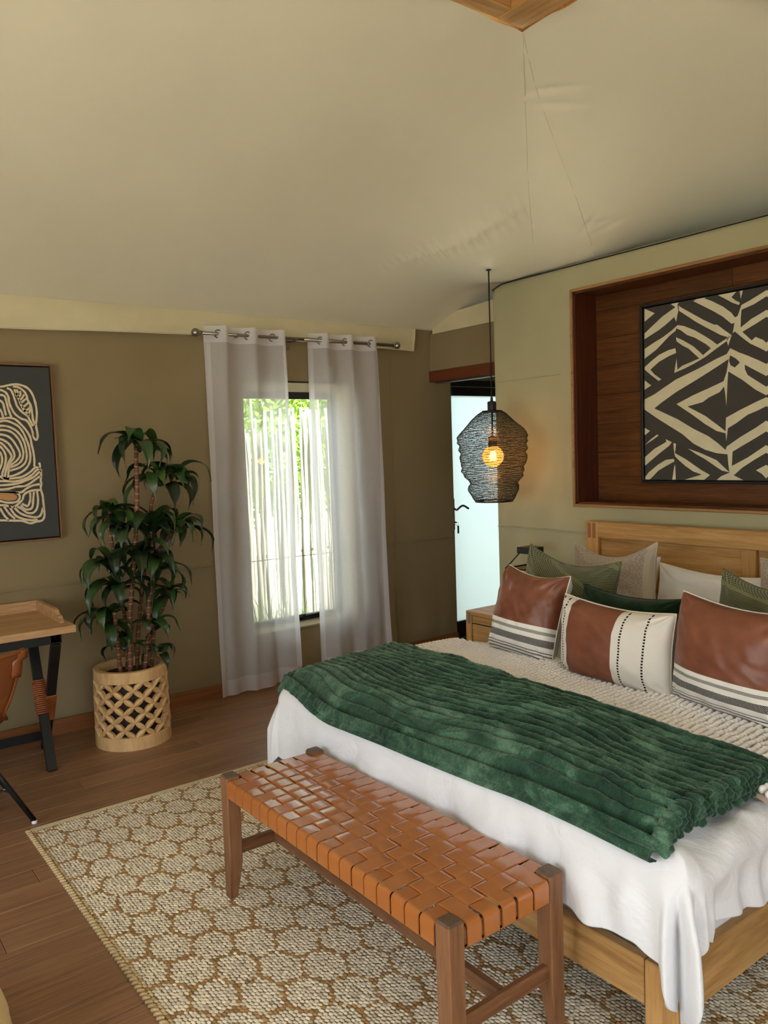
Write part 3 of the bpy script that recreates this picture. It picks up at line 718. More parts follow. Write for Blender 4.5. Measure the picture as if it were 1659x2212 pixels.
F = (sf[None]+len(sv)*np.arange(nb)[:, None, None]).reshape(-1, 3)
mesh_np('knit_stitches', V, F, m_fabric('cream_yarn', srgb(244, 240, 236), weave=400, bump=.5, sheen=.3), knit, kind='stuff')

# green throw ----------------------------------------------------------
thr = thing('ribbed_throw', 'dark green ribbed plush throw folded across the foot of the bed', 'throw', (-2.04, 1.95, .65))
TX0, TX1 = -3.03, -1.13
nx_, nt_ = 420, 240
us = np.linspace(0, 1, nx_); ts = np.linspace(0, 1, nt_)
Uu, Tt = np.meshgrid(us, ts, indexing='ij')
xx = TX0+(TX1-TX0)*Uu
yn = 1.640+.012*np.sin(xx*3)+.055*sstep(-2.5, -3.05, xx)      # near edge
yf = 2.275-.10*sstep(-2.9, -1.1, xx)+.015*np.sin(xx*4+1)      # far edge
# cross-section: underside near edge -> round -> top -> round -> underside far edge
thk = .058
wd = yf-yn
s0 = .16; e0 = .07
tt = Tt
yloc = np.where(tt < s0, yn+.02-.030*np.sin(np.clip(tt/s0, 0, 1)*PI)*1.0, np.where(tt > 1-e0, yf, yn+.02+(wd-.02)*(tt-s0)/(1-s0-e0)))
zl = np.where(tt < s0, thk*np.clip(tt/s0, 0, 1), np.where(tt > 1-e0, thk*(1-(tt-1+e0)/e0), thk))
zl = zl-.035*np.exp(-np.clip(yloc-yn, 0, None)/.05)*(tt >= s0)+.0
nearsag = np.where(yloc < yn+.16, -((yn+.16-yloc)/.16)**2*.030, 0)
ph = (yloc-yn)/.0365+(.55*vnoise(xx*1.7, yloc*3.2, 0, 81)+.25*vnoise(xx*5, yloc*5, 0, 82))*1.25+.35*np.sin(xx*2.2+yloc*3)
ph = np.where(tt < s0, ph[:, [int(s0*nt_)]]-(s0-tt)/s0*2.1, ph)
rib = np.abs(np.sin(PI*ph))**.55
amp = .0155*(.75+.35*vnoise(xx*2, yloc*2, 0, 83))
fuzz = .0016*fbm(xx*90, yloc*140, tt*30, 2, 84)+.003*vnoise(xx*28, yloc*30, 0, 85)
top = (tt >= s0) & (tt <= 1-e0)
inward = np.where(tt < s0, 1, 0)
hump = .012*fbm(xx*2.2, yloc*4, 0, 2, 86)
ztop = drape(xx, np.clip(yloc, Y0+.01, None))+.012+zl+nearsag+np.where(top, (rib-.5)*amp*1.6+fuzz+hump, fuzz)
over2 = np.clip(Y0+.03-yloc, 0, None)
ztop = ztop-over2*.35
yloc2 = yloc-inward*((rib-.4)*amp*1.3+fuzz*1.5)
xx2 = xx+0*yloc
mg = Mat('green_plush'); v = mg.coord(); vv = mg.coord(scale=(1, 2.2, 1))
g1 = mg.noise(vv, 5.5, 6, .65, .8); g2 = mg.noise(v, 190, 3)
mg.set(color=mg.ramp(mg.mix(.22, g1, g2), [(.36, srgb(22, 44, 32)), (.50, srgb(46, 78, 60)), (.64, srgb(96, 130, 106))]), rough=.95, spec=.08, sheen=.55)
mg.b.inputs['Sheen Roughness'].default_value = .45; mg.b.inputs['Sheen Tint'].default_value = srgb(190, 210, 190)
mg.bump(g2, .7, .004)
mesh_np('throw_cloth', np.stack([xx2, yloc2, ztop], -1), grid_faces(nx_, nt_), mg.m, thr)
# ends: rows of folded rib ends
for (xe, sgn, nl) in ((TX1, 1, 4), (TX0, -1, 3)):
    q = MB(); rr = random.Random(9)
    for lay in range(nl):
        yv = (1.655 if sgn > 0 else 1.715)+.006*lay
        y_end = 2.165 if sgn > 0 else 2.25
        while yv < y_end:
            hz = (lay+.45)/nl
            sag = -((1.81-yv)/.16)**2*.028 if yv < 1.81 else 0
            zb_ = float(drape(xe, max(yv, Y0+.01)))+.012+sag*hz+hz*(.060 if sgn > 0 else .045)
            if yv < Y0+.03: zb_ -= (Y0+.03-yv)*.35
            ln = rr.uniform(.018, .032)*(1.15-.3*hz); w_ = rr.uniform(.012, .0165)
            dz = rr.uniform(-.006, .004); dy = rr.uniform(-.007, .007)
            P = catmull([(xe-sgn*.02, yv, zb_+.003), (xe+sgn*.008, yv+dy*.3, zb_+.005), (xe+sgn*ln, yv+dy, zb_+dz-.006*(1-hz))], 4)
            q.tube(P, [w_*k for k in np.interp(np.linspace(0, 1, len(P)), [0, .35, .8, 1], [.75, 1, .98, .55])], 8)
            yv += rr.uniform(.019, .028)
    o = q.build('rib_ends', mg.m, thr, True); o['kind'] = 'stuff'
    dm = o.modifiers.new('sub', 'SUBSURF'); dm.levels = 1; dm.render_levels = 1

# ================================================================== CUSHIONS
def cushion_mesh(name, w, h, t, seed, pinch=.07, pw_=.42, wr=.014, n=90, sag=.015):
    """front and back sheets; local x across, z up from the lower edge, y depth"""
    u = np.linspace(-1, 1, n); U, V = np.meshgrid(u, u, indexing='ij')
    au, av = np.abs(U), np.abs(V)
    prof = (np.clip(1-au**2.4, 0, 1)*np.clip(1-av**2.4, 0, 1))**pw_
    inx = 1-pinch*np.clip(1-av**2, 0, 1)*au**3; inz = 1-pinch*np.clip(1-au**2, 0, 1)*av**3
    Xc = U*w/2*inx; Zc = V*h/2*inz+h/2-sag*(1-U**2)**1.2*((V+1)/2)**1.5
    rr = np.hypot(U, V)
    crn = np.exp(-((1-au)**2+(1-av)**2)/.18)
    def wrk(sd):
        a = .6*vnoise(U*2.2, V*2.2, 0, sd)+.4*vnoise(U*5+V*2, V*5, 0, sd+1)
        # radial puckers from the corners
        ang_ = np.arctan2(1.05-av, 1.05-au); a = a+1.1*crn*np.sin(ang_*13+seed)*sstep(0, .3, rr)
        return a
    edge = (1-np.maximum(au, av)); wmask = sstep(0, .12, edge)
    Yf = -(t/2*prof)-wr*wrk(seed)*wmask*.5; Yb = (t/2*prof)+wr*wrk(seed+7)*wmask*.5
    front = np.stack([Xc, Yf, Zc], -1); back = np.stack([Xc, Yb, Zc], -1)
    nV = n*n; F1 = grid_faces(n, n); F2 = grid_faces(n, n)[:, ::-1]+nV
    V_ = np.concatenate([front.reshape(-1, 3), back.reshape(-1, 3)])
    return V_, F1, F2, np.concatenate([np.stack([U, V], -1).reshape(-1, 2)]*2), Xc[:, 0], n

def cushion(name, label, loc, rot, w, h, t, seed, m_front, m_back, group, **k):
    V_, F1, F2, UV, _, n = cushion_mesh(name, w, h, t, seed, **k)
    root = thing(name, label, 'cushion', loc, tuple(math.radians(a) for a in (rot[1], rot[2], rot[0])), group)
    root.rotation_mode = 'XYZ'
    for nm, F, mm in (('front_cover', F1, m_front), ('back_cover', F2, m_back)):
        o = mesh_np(nm, V_, F, mm, root, local=True)
        me = o.data
        uvl = me.uv_layers.new(name='UVMap'); li = np.empty(len(me.loops), np.int32); me.loops.foreach_get('vertex_index', li)
        uvl.data.foreach_set('uv', ((UV[li]+1)/2).astype(np.float32).ravel())
    # seam piping around the outline
    u = np.linspace(-1, 1, n); pinch = k.get('pinch', .07); sg_ = k.get('sag', .015)
    pts = []
    for s_ in (0, 1, 2, 3):
        for q in u[:-1:3]:
            U = (q, 1, -q, -1)[s_]; V = (-1, q, 1, -q)[s_]
            inx = 1-pinch*(1-V*V)*abs(U)**3; inz = 1-pinch*(1-U*U)*abs(V)**3
            pts.append((U*w/2*inx, 0, V*h/2*inz+h/2-sg_*(1-U*U)**1.2*((V+1)/2)**1.5))
    q = MB(); q.tube(pts+[pts[0]], .0032, 5, caps=False); q.build('seam', m_back, root, True, local=True)
    return root

def uvnode(m):
    t = m.n('TexCoord'); s = m.n('SeparateXYZ'); m.l(t.outputs['UV'], s.inputs[0]); return s.outputs[0], s.outputs[1], t.outputs['UV']
LC1, LC2 = srgb(110, 62, 42), srgb(138, 84, 60)
def m_striped(name, leather_to=.40, flip=False):
    m = Mat(name); u, v_, uv = uvnode(m); obj = m.coord()
    lea = m.ramp(m.noise(obj, 7, 5, .6), [(.3, LC1), (.7, LC2)])
    wht = srgb(232, 228, 218); gry = srgb(120, 116, 108); blk = srgb(34, 32, 36)
    L = leather_to
    st = [(0, blk), (.018, wht), (.045, blk), (.060, wht), (.085, blk), (.098, wht), (.118, blk), (.130, wht), (.185, blk), (.262, wht), (.315, gry), (.350, wht)]
    st = [(p*L/.40, c) for p, c in st]
    wob = m.math('ADD', v_, m.math('MULTIPLY', m.math('SUBTRACT', m.noise(obj, 6, 3), .5), .012))
    stripes = m.ramp(wob, st, 'CONSTANT')
    # woven herringbone texture inside the dark stripes
    ck = m.n('TexWave', wave_type='BANDS', bands_direction='DIAGONAL'); mp = m.n('Mapping'); mp.inputs['Scale'].default_value = (1, 1, 1); m.l(uv, mp.inputs[0]); m.l(mp.outputs[0], ck.inputs[0]); ck.inputs['Scale'].default_value = 42; ck.inputs['Distortion'].default_value = 2.0
    ck.inputs['Detail'].default_value = 1
    grain = m.noise(obj, 420, 2)
    lum = m.n('RGBToBW'); m.l(stripes, lum.inputs[0])
    dark = m.math('LESS_THAN', lum.outputs[0], .3)
    spk = m.math('MULTIPLY', m.math('MULTIPLY', m.math('GREATER_THAN', m.mix(.5, ck.outputs['Fac'], grain), .60), dark), .55)
    fab = m.mix(spk, stripes, wht)
    isl = m.math('GREATER_THAN', v_, L)
    m.set(color=m.mix(isl, fab, lea), rough=m.math('SUBTRACT', .9, m.math('MULTIPLY', isl, .50)), spec=m.math('ADD', .15, m.math('MULTIPLY', isl, .3)))
    hgt = m.mix(isl, m.mix(.5, grain, ck.outputs['Fac']), m.noise(obj, 30, 6, .65))
    m.bump(hgt, .22, .003)
    return m.m
def m_lumbar(name):
    m = Mat(name); u, v_, uv = uvnode(m); obj = m.coord()
    lea = m.ramp(m.noise(obj, 7, 5, .6), [(.3, LC1), (.7, LC2)])
    slub = m.n('TexNoise'); mp = m.n('Mapping'); mp.inputs['Scale'].default_value = (60, 240, 1); m.l(uv, mp.inputs[0]); m.l(mp.outputs[0], slub.inputs[0]); slub.inputs['Detail'].default_value = 2
    wht = m.ramp(slub.outputs['Fac'], [(.3, srgb(212, 204, 190)), (.6, srgb(232, 226, 214))])
    isl = m.math('MULTIPLY', m.math('GREATER_THAN', u, .155), m.math('LESS_THAN', u, .60))
    col = m.mix(isl, wht, lea)
    dash = m.math('GREATER_THAN', m.math('SINE', m.math('MULTIPLY', v_, 175.0)), -.35)
    for x0 in (.03, .095, .665, .85):
        d = m.math('LESS_THAN', m.math('ABSOLUTE', m.math('SUBTRACT', u, x0)), .0075)
        col = m.mix(m.math('MULTIPLY', d, dash), col, srgb(30, 28, 30))
    m.set(color=col, rough=m.math('SUBTRACT', .92, m.math('MULTIPLY', isl, .5)), spec=m.math('ADD', .15, m.math('MULTIPLY', isl, .3)))
    m.bump(m.mix(isl, slub.outputs['Fac'], m.noise(obj, 30, 6, .65)), .35, .003)
    return m.m
def m_green_weave(name, flip=1):
    m = Mat(name); u, v_, uv = uvnode(m)
    # concentric arcs dividing bands of alternating rib direction
    mp = m.n('Mapping'); mp.inputs['Location'].default_value = (.55 if flip > 0 else -.2, .75, 0); m.l(uv, mp.inputs[0])
    ln = m.n('VectorMath', operation='LENGTH'); m.l(mp.outputs[0], ln.inputs[0])
    rad = m.math('MULTIPLY', ln.outputs['Value'], 3.1)
    fr_ = m.math('FRACT', rad); band = m.math('FLOOR', rad); par = m.math('MODULO', band, 2.0)
    fine = m.math('SINE', m.math('MULTIPLY', m.math('ADD', v_, m.math('MULTIPLY', u, .12)), 330.0))
    dots = m.math('MULTIPLY', m.math('SINE', m.math('MULTIPLY', v_, 190.0)), m.math('SINE', m.math('MULTIPLY', u, 190.0)))
    rib = m.mix(par, fine, dots)
    arc_ = m.math('LESS_THAN', fr_, .13)
    ribn = m.math('ADD', m.math('MULTIPLY', rib, .5), .5)
    col = m.ramp(ribn, [(.15, srgb(58, 58, 36)), (.55, srgb(112, 114, 80)), (.9, srgb(138, 140, 104))])
    m.set(color=m.mix(arc_, col, srgb(122, 124, 90)), rough=.85, spec=.2, sheen=.2)
    m.bump(m.mix(arc_, ribn, (.6, .6, .6, 1)), .6, .004)
    return m.m
def m_linen(name):
    m = Mat(name); u, v_, uv = uvnode(m); obj = m.coord()
    mp = m.n('Mapping'); mp.inputs['Scale'].default_value = (110, 50, 1); m.l(uv, mp.inputs[0]); s1 = m.noise(mp.outputs[0], 1, 3)
    mp2 = m.n('Mapping'); mp2.inputs['Scale'].default_value = (40, 130, 1); m.l(uv, mp2.inputs[0]); s2 = m.noise(mp2.outputs[0], 1, 3)
    g = m.mix(.5, s1, s2)
    tw = m.ramp(g, [(.36, srgb(132, 118, 104)), (.5, srgb(176, 160, 142)), (.64, srgb(212, 200, 184))])
    plain = m.math('GREATER_THAN', u, .93)
    m.set(color=m.mix(plain, tw, srgb(196, 182, 162)), rough=.9, spec=.12, sheen=.2); m.bump(g, .6, .003)
    return m.m
mw = m_fabric('cushion_back_cotton', srgb(222, 218, 206), weave=900)
mv = Mat('green_velvet'); v = mv.coord(); g1 = mv.noise(v, 16, 5, .6, .5); mv.set(color=mv.ramp(g1, [(.35, srgb(14, 34, 18)), (.7, srgb(32, 58, 34))]), rough=.8, spec=.1, sheen=.15); mv.bump(mv.noise(v, 600, 2), .3, .001)
mst = m_striped('leather_striped_cover'); mst2 = m_striped('leather_striped_cover_low', .36)
GC = 'scatter cushions on the bed'
cushion('leather_cushion', 'square tan leather cushion with black stripes below, nearest the window', (-2.511, 2.64, .645), (-2.5, -16.8, 2.2), .385, .405, .21, 1, mst, mw, GC, pinch=.05, wr=.022, sag=.022)
cushion('lumbar_cushion', 'oblong cushion, tan leather centre between white bands with black stitching', (-1.968, 2.60, .645), (0, -3.5, 1.5), .525, .325, .21, 2, m_lumbar('lumbar_cover'), m_fabric('slub_cotton', srgb(224, 216, 202), bump=.5), GC, pinch=.05)
cushion('leather_cushion', 'square tan leather cushion with black stripes, cut by the right edge', (-1.475, 2.585, .64), (-6, -6, 2.5), .47, .40, .21, 3, mst2, mw, GC, pinch=.05, wr=.016)
cushion('woven_cushion', 'olive textured cushion behind the leather cushion near the window', (-2.575, 3.0, .675), (.4, -8.9, 4.5), .555, .41, .19, 4, m_green_weave('olive_weave'), m_fabric('olive_cotton', srgb(96, 94, 66)), GC, sag=.05, wr=.02)
cushion('woven_cushion', 'olive textured cushion at the right edge behind the leather cushion', (-1.57, 2.98, .70), (-5, -8, 3), .43, .37, .17, 5, m_green_weave('olive_weave_right', -1), m_fabric('olive_cotton_right', srgb(96, 94, 66)), GC, sag=.04, wr=.02)
cushion('linen_cushion', 'beige slubbed linen cushion leaning on the headboard near the window', (-2.547, 3.362, .70), (2.6, -9.7, -4.0), .50, .40, .18, 6, m_linen('linen_cover'), m_fabric('linen_plain', srgb(196, 182, 162)), GC, pinch=.09, sag=.065, wr=.02)
cushion('linen_cushion', 'beige slubbed linen cushion mostly beyond the right edge', (-1.575, 3.387, .72), (-1.7, -9, -3.4), .45, .37, .17, 8, m_linen('linen_cover_right'), m_fabric('linen_plain_right', srgb(196, 182, 162)), GC)
cushion('velvet_cushion', 'dark green velvet cushion behind the oblong leather and white cushion', (-2.06, 2.80, .645), (-1, -6, 1.0), .50, .335, .15, 9, mv.m, mv.m, GC)
cushion('velvet_cushion', 'dark green velvet cushion peeping out behind the right-hand leather cushion', (-1.47, 2.80, .645), (3, -6, 1), .46, .315, .14, 10, mv.m, mv.m, GC)
GP = 'white bed pillows against the headboard'
def pillow(label, loc, rot, w, h, t, seed):
    r_ = cushion('bed_pillow', label, loc, rot, w, h, t, seed, MT['white_cotton'], MT['white_cotton'], GP, pw_=.5, wr=.022, sag=.02); r_['category'] = 'pillow'
pillow('white bed pillow leaning on the headboard behind the near beige cushion', (-2.73, 3.60, .64), (0, -14, -2), .52, .355, .18, 12)
pillow('white bed pillow leaning on the headboard, between the two linen cushions', (-2.12, 3.55, .64), (1, -14, 1), .66, .34, .17, 11)
pillow('white bed pillow at the right edge behind the right-hand linen cushion', (-1.47, 3.62, .64), (0, -14, 0), .60, .34, .17, 13)

# ================================================================== BENCH
BNX0, BNX1, BNY0, BNY1, BNZ = -2.615, -1.388, 1.197, 1.607, .467
bench = thing('leather_bench', 'wooden bench with a woven tan leather strap seat at the bed\'s foot', 'bench', ((BNX0+BNX1)/2, (BNY0+BNY1)/2, .0115))
PWD = .052; FZ = .0115
def leg_mesh(sx__, sy__):
    """post with chamfered cap, tapering on the inner sides below the stretcher"""
    q = MB(); w = PWD; t = .018
    x0, x1 = (0, w) if sx__ < 0 else (-w, 0); y0, y1 = (0, w) if sy__ < 0 else (-w, 0)
    def ring(z, ins_in, ch=0):
        ax0, ax1, ay0, ay1 = x0+ch, x1-ch, y0+ch, y1-ch
        if sx__ < 0: ax1 -= ins_in
        else: ax0 += ins_in
        if sy__ < 0: ay1 -= ins_in
        else: ay0 += ins_in
        c = .003
        return [(ax0+c, ay0, z), (ax1-c, ay0, z), (ax1, ay0+c, z), (ax1, ay1-c, z), (ax1-c, ay1, z), (ax0+c, ay1, z), (ax0, ay1-c, z), (ax0, ay0+c, z)]
    rs = [ring(FZ, t, .002), ring(FZ+.004, t), ring(FZ+.13, .002), ring(BNZ-.006, 0)]
    V = [p for r in rs for p in r]; F = []
    for i in range(len(rs)-1):
        for k in range(8): F.append((i*8+k, i*8+(k+1) % 8, (i+1)*8+(k+1) % 8, (i+1)*8+k))
    F.append(tuple(range(7, -1, -1))); F.append(tuple(range(24, 32)))
    q.add(V, F); cp = MB(); r2 = [ring(BNZ-.006, 0), ring(BNZ, 0, .004)]; V = [p for r in r2 for p in r]
    F = [(k, (k+1) % 8, 8+(k+1) % 8, 8+k) for k in range(8)]+[tuple(range(8, 16)), tuple(range(7, -1, -1))]; cp.add(V, F)
    return q, cp
for sx__, px__ in ((-1, BNX0), (1, BNX1)):
    for sy__, py__ in ((-1, BNY0), (1, BNY1)):
        q, cp = leg_mesh(sx__, sy__)
        q.v = [(a+px__, b+py__, c) for a, b, c in q.v]; cp.v = [(a+px__, b+py__, c) for a, b, c in cp.v]
        lg = q.build('leg', MT['teak_z'], bench); cp.build('end_grain_cap', MT['teak_cap'], lg)
SZ = .452; SB = .390
part('seat_rail', (BNX0+PWD, BNY0+.006, SB+.004), (BNX1-PWD, BNY0+.030, SZ-.012), MT['teak_x'], bench, .006)
part('seat_rail', (BNX0+PWD, BNY1-.030, SB+.004), (BNX1-PWD, BNY1-.006, SZ-.012), MT['teak_x'], bench, .006)
part('end_rail', (BNX0+.006, BNY0+PWD, SB+.004), (BNX0+.030, BNY1-PWD, SZ-.012), MT['teak_y'], bench, .006)
part('end_rail', (BNX1-.030, BNY0+PWD, SB+.004), (BNX1-.006, BNY1-PWD, SZ-.012), MT['teak_y'], bench, .006)
part('end_stretcher', (BNX0+.012, BNY0+PWD-.006, .165), (BNX0+.036, BNY1-PWD+.006, .210), MT['teak_y'], bench, .005)
part('end_stretcher', (BNX1-.036, BNY0+PWD-.006, .165), (BNX1-.012, BNY1-PWD+.006, .210), MT['teak_y'], bench, .005)
ymid = (BNY0+BNY1)/2
part('long_stretcher', (BNX0+.034, ymid-.019, .168), (BNX1-.034, ymid+.011, .208), MT['teak_x'], bench, .005)
nS, nL = 19, 5
xS0, xS1 = BNX0+PWD+.001, BNX1-PWD-.001; yL0, yL1 = BNY0+PWD+.001, BNY1-PWD-.001
pS = (xS1-xS0)/nS; pL = (yL1-yL0)/nL
xS = [xS0+pS*(i+.5) for i in range(nS)]; yL = [yL0+pL*(j+.5) for j in range(nL)]
th_ = .0032
def strap(lo, hi, centers, overs, w, cross, axis, mouth):
    """ribbon wrapped over two rails, weaving over (+1) / under (-1) at the crossing centres"""
    r = .011; P = []
    P.append((lo+.02, SB)); P.append((lo+.006, SB)); P.append((lo, SB+.006)); P.append((lo, SZ-r))
    for t in (.25, .5, .75): P.append((lo+r*(1-math.cos(t*PI/2)), SZ-r+r*math.sin(t*PI/2)))
    P.append((lo+r, SZ)); top = [(lo+r+.004, SZ)]
    half = (pS if axis == 'x' else pL)/2
    for c, o_ in zip(centers, overs):
        hgt = SZ+(.0026 if o_ > 0 else -.0024)
        top += [(c-half*.86, SZ+(.0016 if o_ > 0 else -.0020)), (c-half*.6, hgt), (c, hgt+(.0002 if o_ > 0 else 0)), (c+half*.6, hgt), (c+half*.86, SZ+(.0016 if o_ > 0 else -.0020))]
    top.append((hi-r-.004, SZ)); P += top
    P.append((hi-r, SZ))
    for t in (.25, .5, .75): P.append((hi-r+r*math.sin(t*PI/2), SZ-r+r*math.cos(t*PI/2)))
    P += [(hi, SZ-r), (hi, SB+.006), (hi-.006, SB), (hi-.02, SB)]
    V = []; n = len(P)
    for i, (s, z) in enumerate(P):
        a = P[max(i-1, 0)]; b = P[min(i+1, n-1)]; tx, tz = b[0]-a[0], b[1]-a[1]; L = math.hypot(tx, tz) or 1; nx1, nz1 = tz/L, -tx/L
        if i < n/2 or True: nx1, nz1 = -nx1, -nz1
        so_, zo_ = s+nx1*th_, z+nz1*th_
        for (ss, zz, ww) in ((s, z, -w/2), (s, z, w/2), (so_, zo_, w/2-.0012), (so_, zo_, -w/2+.0012)):
            V.append((ss, cross+ww, zz) if axis == 'x' else (cross+ww, ss, zz))
    F = []
    for i in range(n-1):
        for k in range(4): F.append((i*4+k, i*4+(k+1) % 4, (i+1)*4+(k+1) % 4, (i+1)*4+k))
    F += [(0, 3, 2, 1), ((n-1)*4, (n-1)*4+1, (n-1)*4+2, (n-1)*4+3)]
    q = MB(); q.add(V, F); o = q.build('leather_strap', MT['tan_leather'], bench); return smooth_by_angle(o, 40)
jr = random.Random(4)
for i, x in enumerate(xS):     # short straps, front to back
    strap(BNY0+.003, BNY1-.003, yL, [1 if (i+j) % 2 else -1 for j in range(nL)], pS-.0035-jr.random()*.003, x+jr.uniform(-.001, .001), 'y', 0)
for j, y in enumerate(yL):     # long straps
    wL = pL-.004-(.010 if j in (0, 2) else jr.random()*.004)
    strap(BNX0+.003, BNX1-.003, xS, [-1 if (i+j) % 2 else 1 for i in range(nS)], wL, y+jr.uniform(-.0015, .0015), 'x', 0)
# ================================================================== NIGHTSTAND + LANTERN
ns = thing('nightstand', 'honey-coloured wooden bedside cabinet between bed and frosted door', 'cabinet', (-3.5, 3.62, 0))
NXa, NXb, NYa, NYb, NZt = -3.815, -3.20, 3.515, 3.855, .552
part('top', (NXa, NYa, NZt-.028), (NXb, NYb, NZt), MT['oak_x'], ns, .004)
for x in (NXa, NXb-.055):
    for y in (NYa, NYb-.055): 
        p_ = part('post', (x, y, 0), (x+.055, y+.055, NZt-.0285), MT['oak_z'], ns, .003)
q = MB(); q.box((NXa+.018, NYa-.0015, NZt-.082), (NXa+.044, NYa+.004, NZt-.006)); q.build('corner_joint', MT['grey_grain'], ns)
part('side_panel', (NXa+.01, NYa+.055, .08), (NXa+.03, NYb-.055, NZt-.03), MT['oak_y'], ns)
part('side_panel', (NXb-.03, NYa+.055, .08), (NXb-.01, NYb-.055, NZt-.03), MT['oak_y'], ns)
part('front_rail', (NXa+.055, NYa+.006, NZt-.075), (NXb-.055, NYa+.03, NZt-.028), MT['oak_x'], ns)
for z0, z1 in ((.30, .47), (.10, .293)):
    d_ = part('drawer', (NXa+.058, NYa+.004, z0), (NXb-.058, NYa+.30, z1), MT['oak_x'], ns, .003)
    q = MB(); q.sphere(((NXa+NXb)/2, NYa-.008, (z0+z1)/2), .014, 12, 8); q.build('knob', MT['black_metal'], d_, True)
part('base_rail', (NXa+.055, NYa+.006, .06), (NXb-.055, NYa+.03, .098), MT['oak_x'], ns)

lan = thing('lantern', 'black metal lantern with slatted pale frame on the bedside cabinet', 'lantern', (-3.375, 3.66, NZt))
LXc, LYc = -3.375, 3.66; hw = .105
zT = .985
# square base tray, wooden frames, roof bars rising to the cap box
bxp('base', (LXc-hw, LYc-hw, NZt+.001), (LXc+hw, LYc+hw, NZt+.014), MT['black_metal'], lan)
for sx1 in (-1, 1):
    for sy1 in (-1, 1):
        q = MB(); q.box((LXc+sx1*hw-.005, LYc+sy1*hw-.005, NZt+.012), (LXc+sx1*hw+.005, LYc+sy1*hw+.005, .862), .001); q.build('corner_bar', MT['black_metal'], lan)
        q = MB(); q.tube([(LXc+sx1*hw, LYc+sy1*hw, .858), (LXc+sx1*.045, LYc+sy1*.045, zT-.036)], .0042, 6); q.build('roof_bar', MT['black_metal'], lan)
lt_ = m_plain('lantern_pale_wood', srgb(196, 166, 120), .6)
for (lo, hi) in (((-hw, -hw), (hw, -hw+.008)), ((-hw, hw-.008), (hw, hw)), ((-hw, -hw+.009), (-hw+.008, hw-.009)), ((hw-.008, -hw+.009), (hw, hw-.009))):
    bxp('top_frame', (LXc+lo[0], LYc+lo[1], .835), (LXc+hi[0], LYc+hi[1], .853), lt_, lan, .001)
    bxp('top_rail', (LXc+lo[0], LYc+lo[1], .8535), (LXc+hi[0], LYc+hi[1], .862), MT['black_metal'], lan, .001)
for k in range(8):
    t = -hw+.018+k*.0245
    for (a0, b0) in ((t, -hw+.004), (t, hw-.004)): bxp('slat', (LXc+a0-.003, LYc+b0-.003, NZt+.014), (LXc+a0+.003, LYc+b0+.003, .834), MT['black_metal'], lan, .0008)
    for (a0, b0) in ((-hw+.004, t), (hw-.004, t)): bxp('slat', (LXc+a0-.003, LYc+b0-.003, NZt+.014), (LXc+a0+.003, LYc+b0+.003, .834), MT['black_metal'], lan, .0008)
bxp('cap', (LXc-.058, LYc-.058, zT-.038), (LXc+.058, LYc+.058, zT), MT['black_metal'], lan, .002)

# ================================================================== PENDANT LAMP
LP = np.array([-3.565, 3.55]); 
zt_ = at_y(1066, 887, 3.55)[2]; zb_ = at_y(1066, 1083, 3.55)[2]; zce = float(zceil(LP[0], LP[1]))
pend = thing('pendant_lamp', 'black wire-mesh pendant lamp with glowing amber globe bulb by the bed', 'lamp', (LP[0], LP[1], zt_))
q = MB(); q.tube([(LP[0], LP[1], zt_+.06), (LP[0], LP[1], zce+.004)], .0042, 8); q.build('cord', MT['black_metal'], pend, True)
q = MB(); q.lathe([(.001, zce), (.016, zce-.002), (.016, zce-.008), (.001, zce-.010)], (LP[0], LP[1], 0), 16); q.build('ceiling_hook_plate', MT['black_metal'], pend)
q = MB(); q.lathe([(.004, zt_+.085), (.008, zt_+.08), (.009, zt_+.06), (.025, zt_+.056), (.027, zt_+.05), (.027, zt_+.0), (.001, zt_-.004)], (LP[0], LP[1], 0), 24); smooth_by_angle(q.build('top_collar', MT['black_metal'], pend))
zs_ = at_y(1066, 946, 3.55)[2]; zbu = at_y(1066, 985, 3.55)[2]
q = MB(); q.tube([(LP[0], LP[1], zt_), (LP[0], LP[1], zs_)], .006, 8); q.build('inner_rod', MT['black_metal'], pend, True)
q = MB(); prof = [(.004, zs_+.012), (.026, zs_+.008)]
for k in range(6): prof += [(.028, zs_+.004-k*.012), (.028, zs_-.004-k*.012), (.0255, zs_-.006-k*.012)]
prof += [(.026, zs_-.075), (.001, zs_-.075)]; q.lathe(prof, (LP[0], LP[1], 0), 24); smooth_by_angle(q.build('socket', MT['black_metal'], pend))
# profile of the shade (height fraction, radius in units of half width)
PR = [(485, 95), (500, 170), (540, 225), (600, 290), (680, 370), (760, 455), (830, 515), (880, 546), (930, 530), (965, 546), (1010, 508), (1075, 530), (1130, 492), (1180, 520), (1230, 516), (1300, 498), (1360, 470), (1410, 486), (1450, 455), (1500, 452), (1545, 400), (1600, 362), (1640, 388), (1700, 392), (1750, 368), (1800, 338), (1840, 318), (1885, 276)]
ppm = (zt_-zb_)/(1885-485)
zz = [zt_-(a-485)*ppm for a, b in PR]; rr_ = [b*ppm for a, b in PR]
def rad(z, th=0):
    wob = 1+.016*np.sin(3*th+z*40)+.012*np.sin(5*th-z*60)
    return np.interp(z, zz[::-1], rr_[::-1])*wob
nR = 88; seg = 72; q = MB(); rgp = np.random.default_rng(8)
Vv_ = []; Ff = []
def ring3(zc, r0, wire):
    base = len(Vv_); th = np.linspace(0, 2*PI, seg, endpoint=False)
    z1 = zc+.0022*np.sin(th*7+rgp.uniform(0, 6))+.0012*rgp.normal(size=seg)
    rr = rad(np.full(seg, zc), th) if r0 is None else np.full(seg, r0)
    for dr, dz in ((wire, 0), (-.5*wire, .87*wire), (-.5*wire, -.87*wire)):
        Vv_.append(np.stack([LP[0]+(rr+dr)*np.cos(th), LP[1]+(rr+dr)*np.sin(th), z1+dz], -1))
    return
rings_ = []
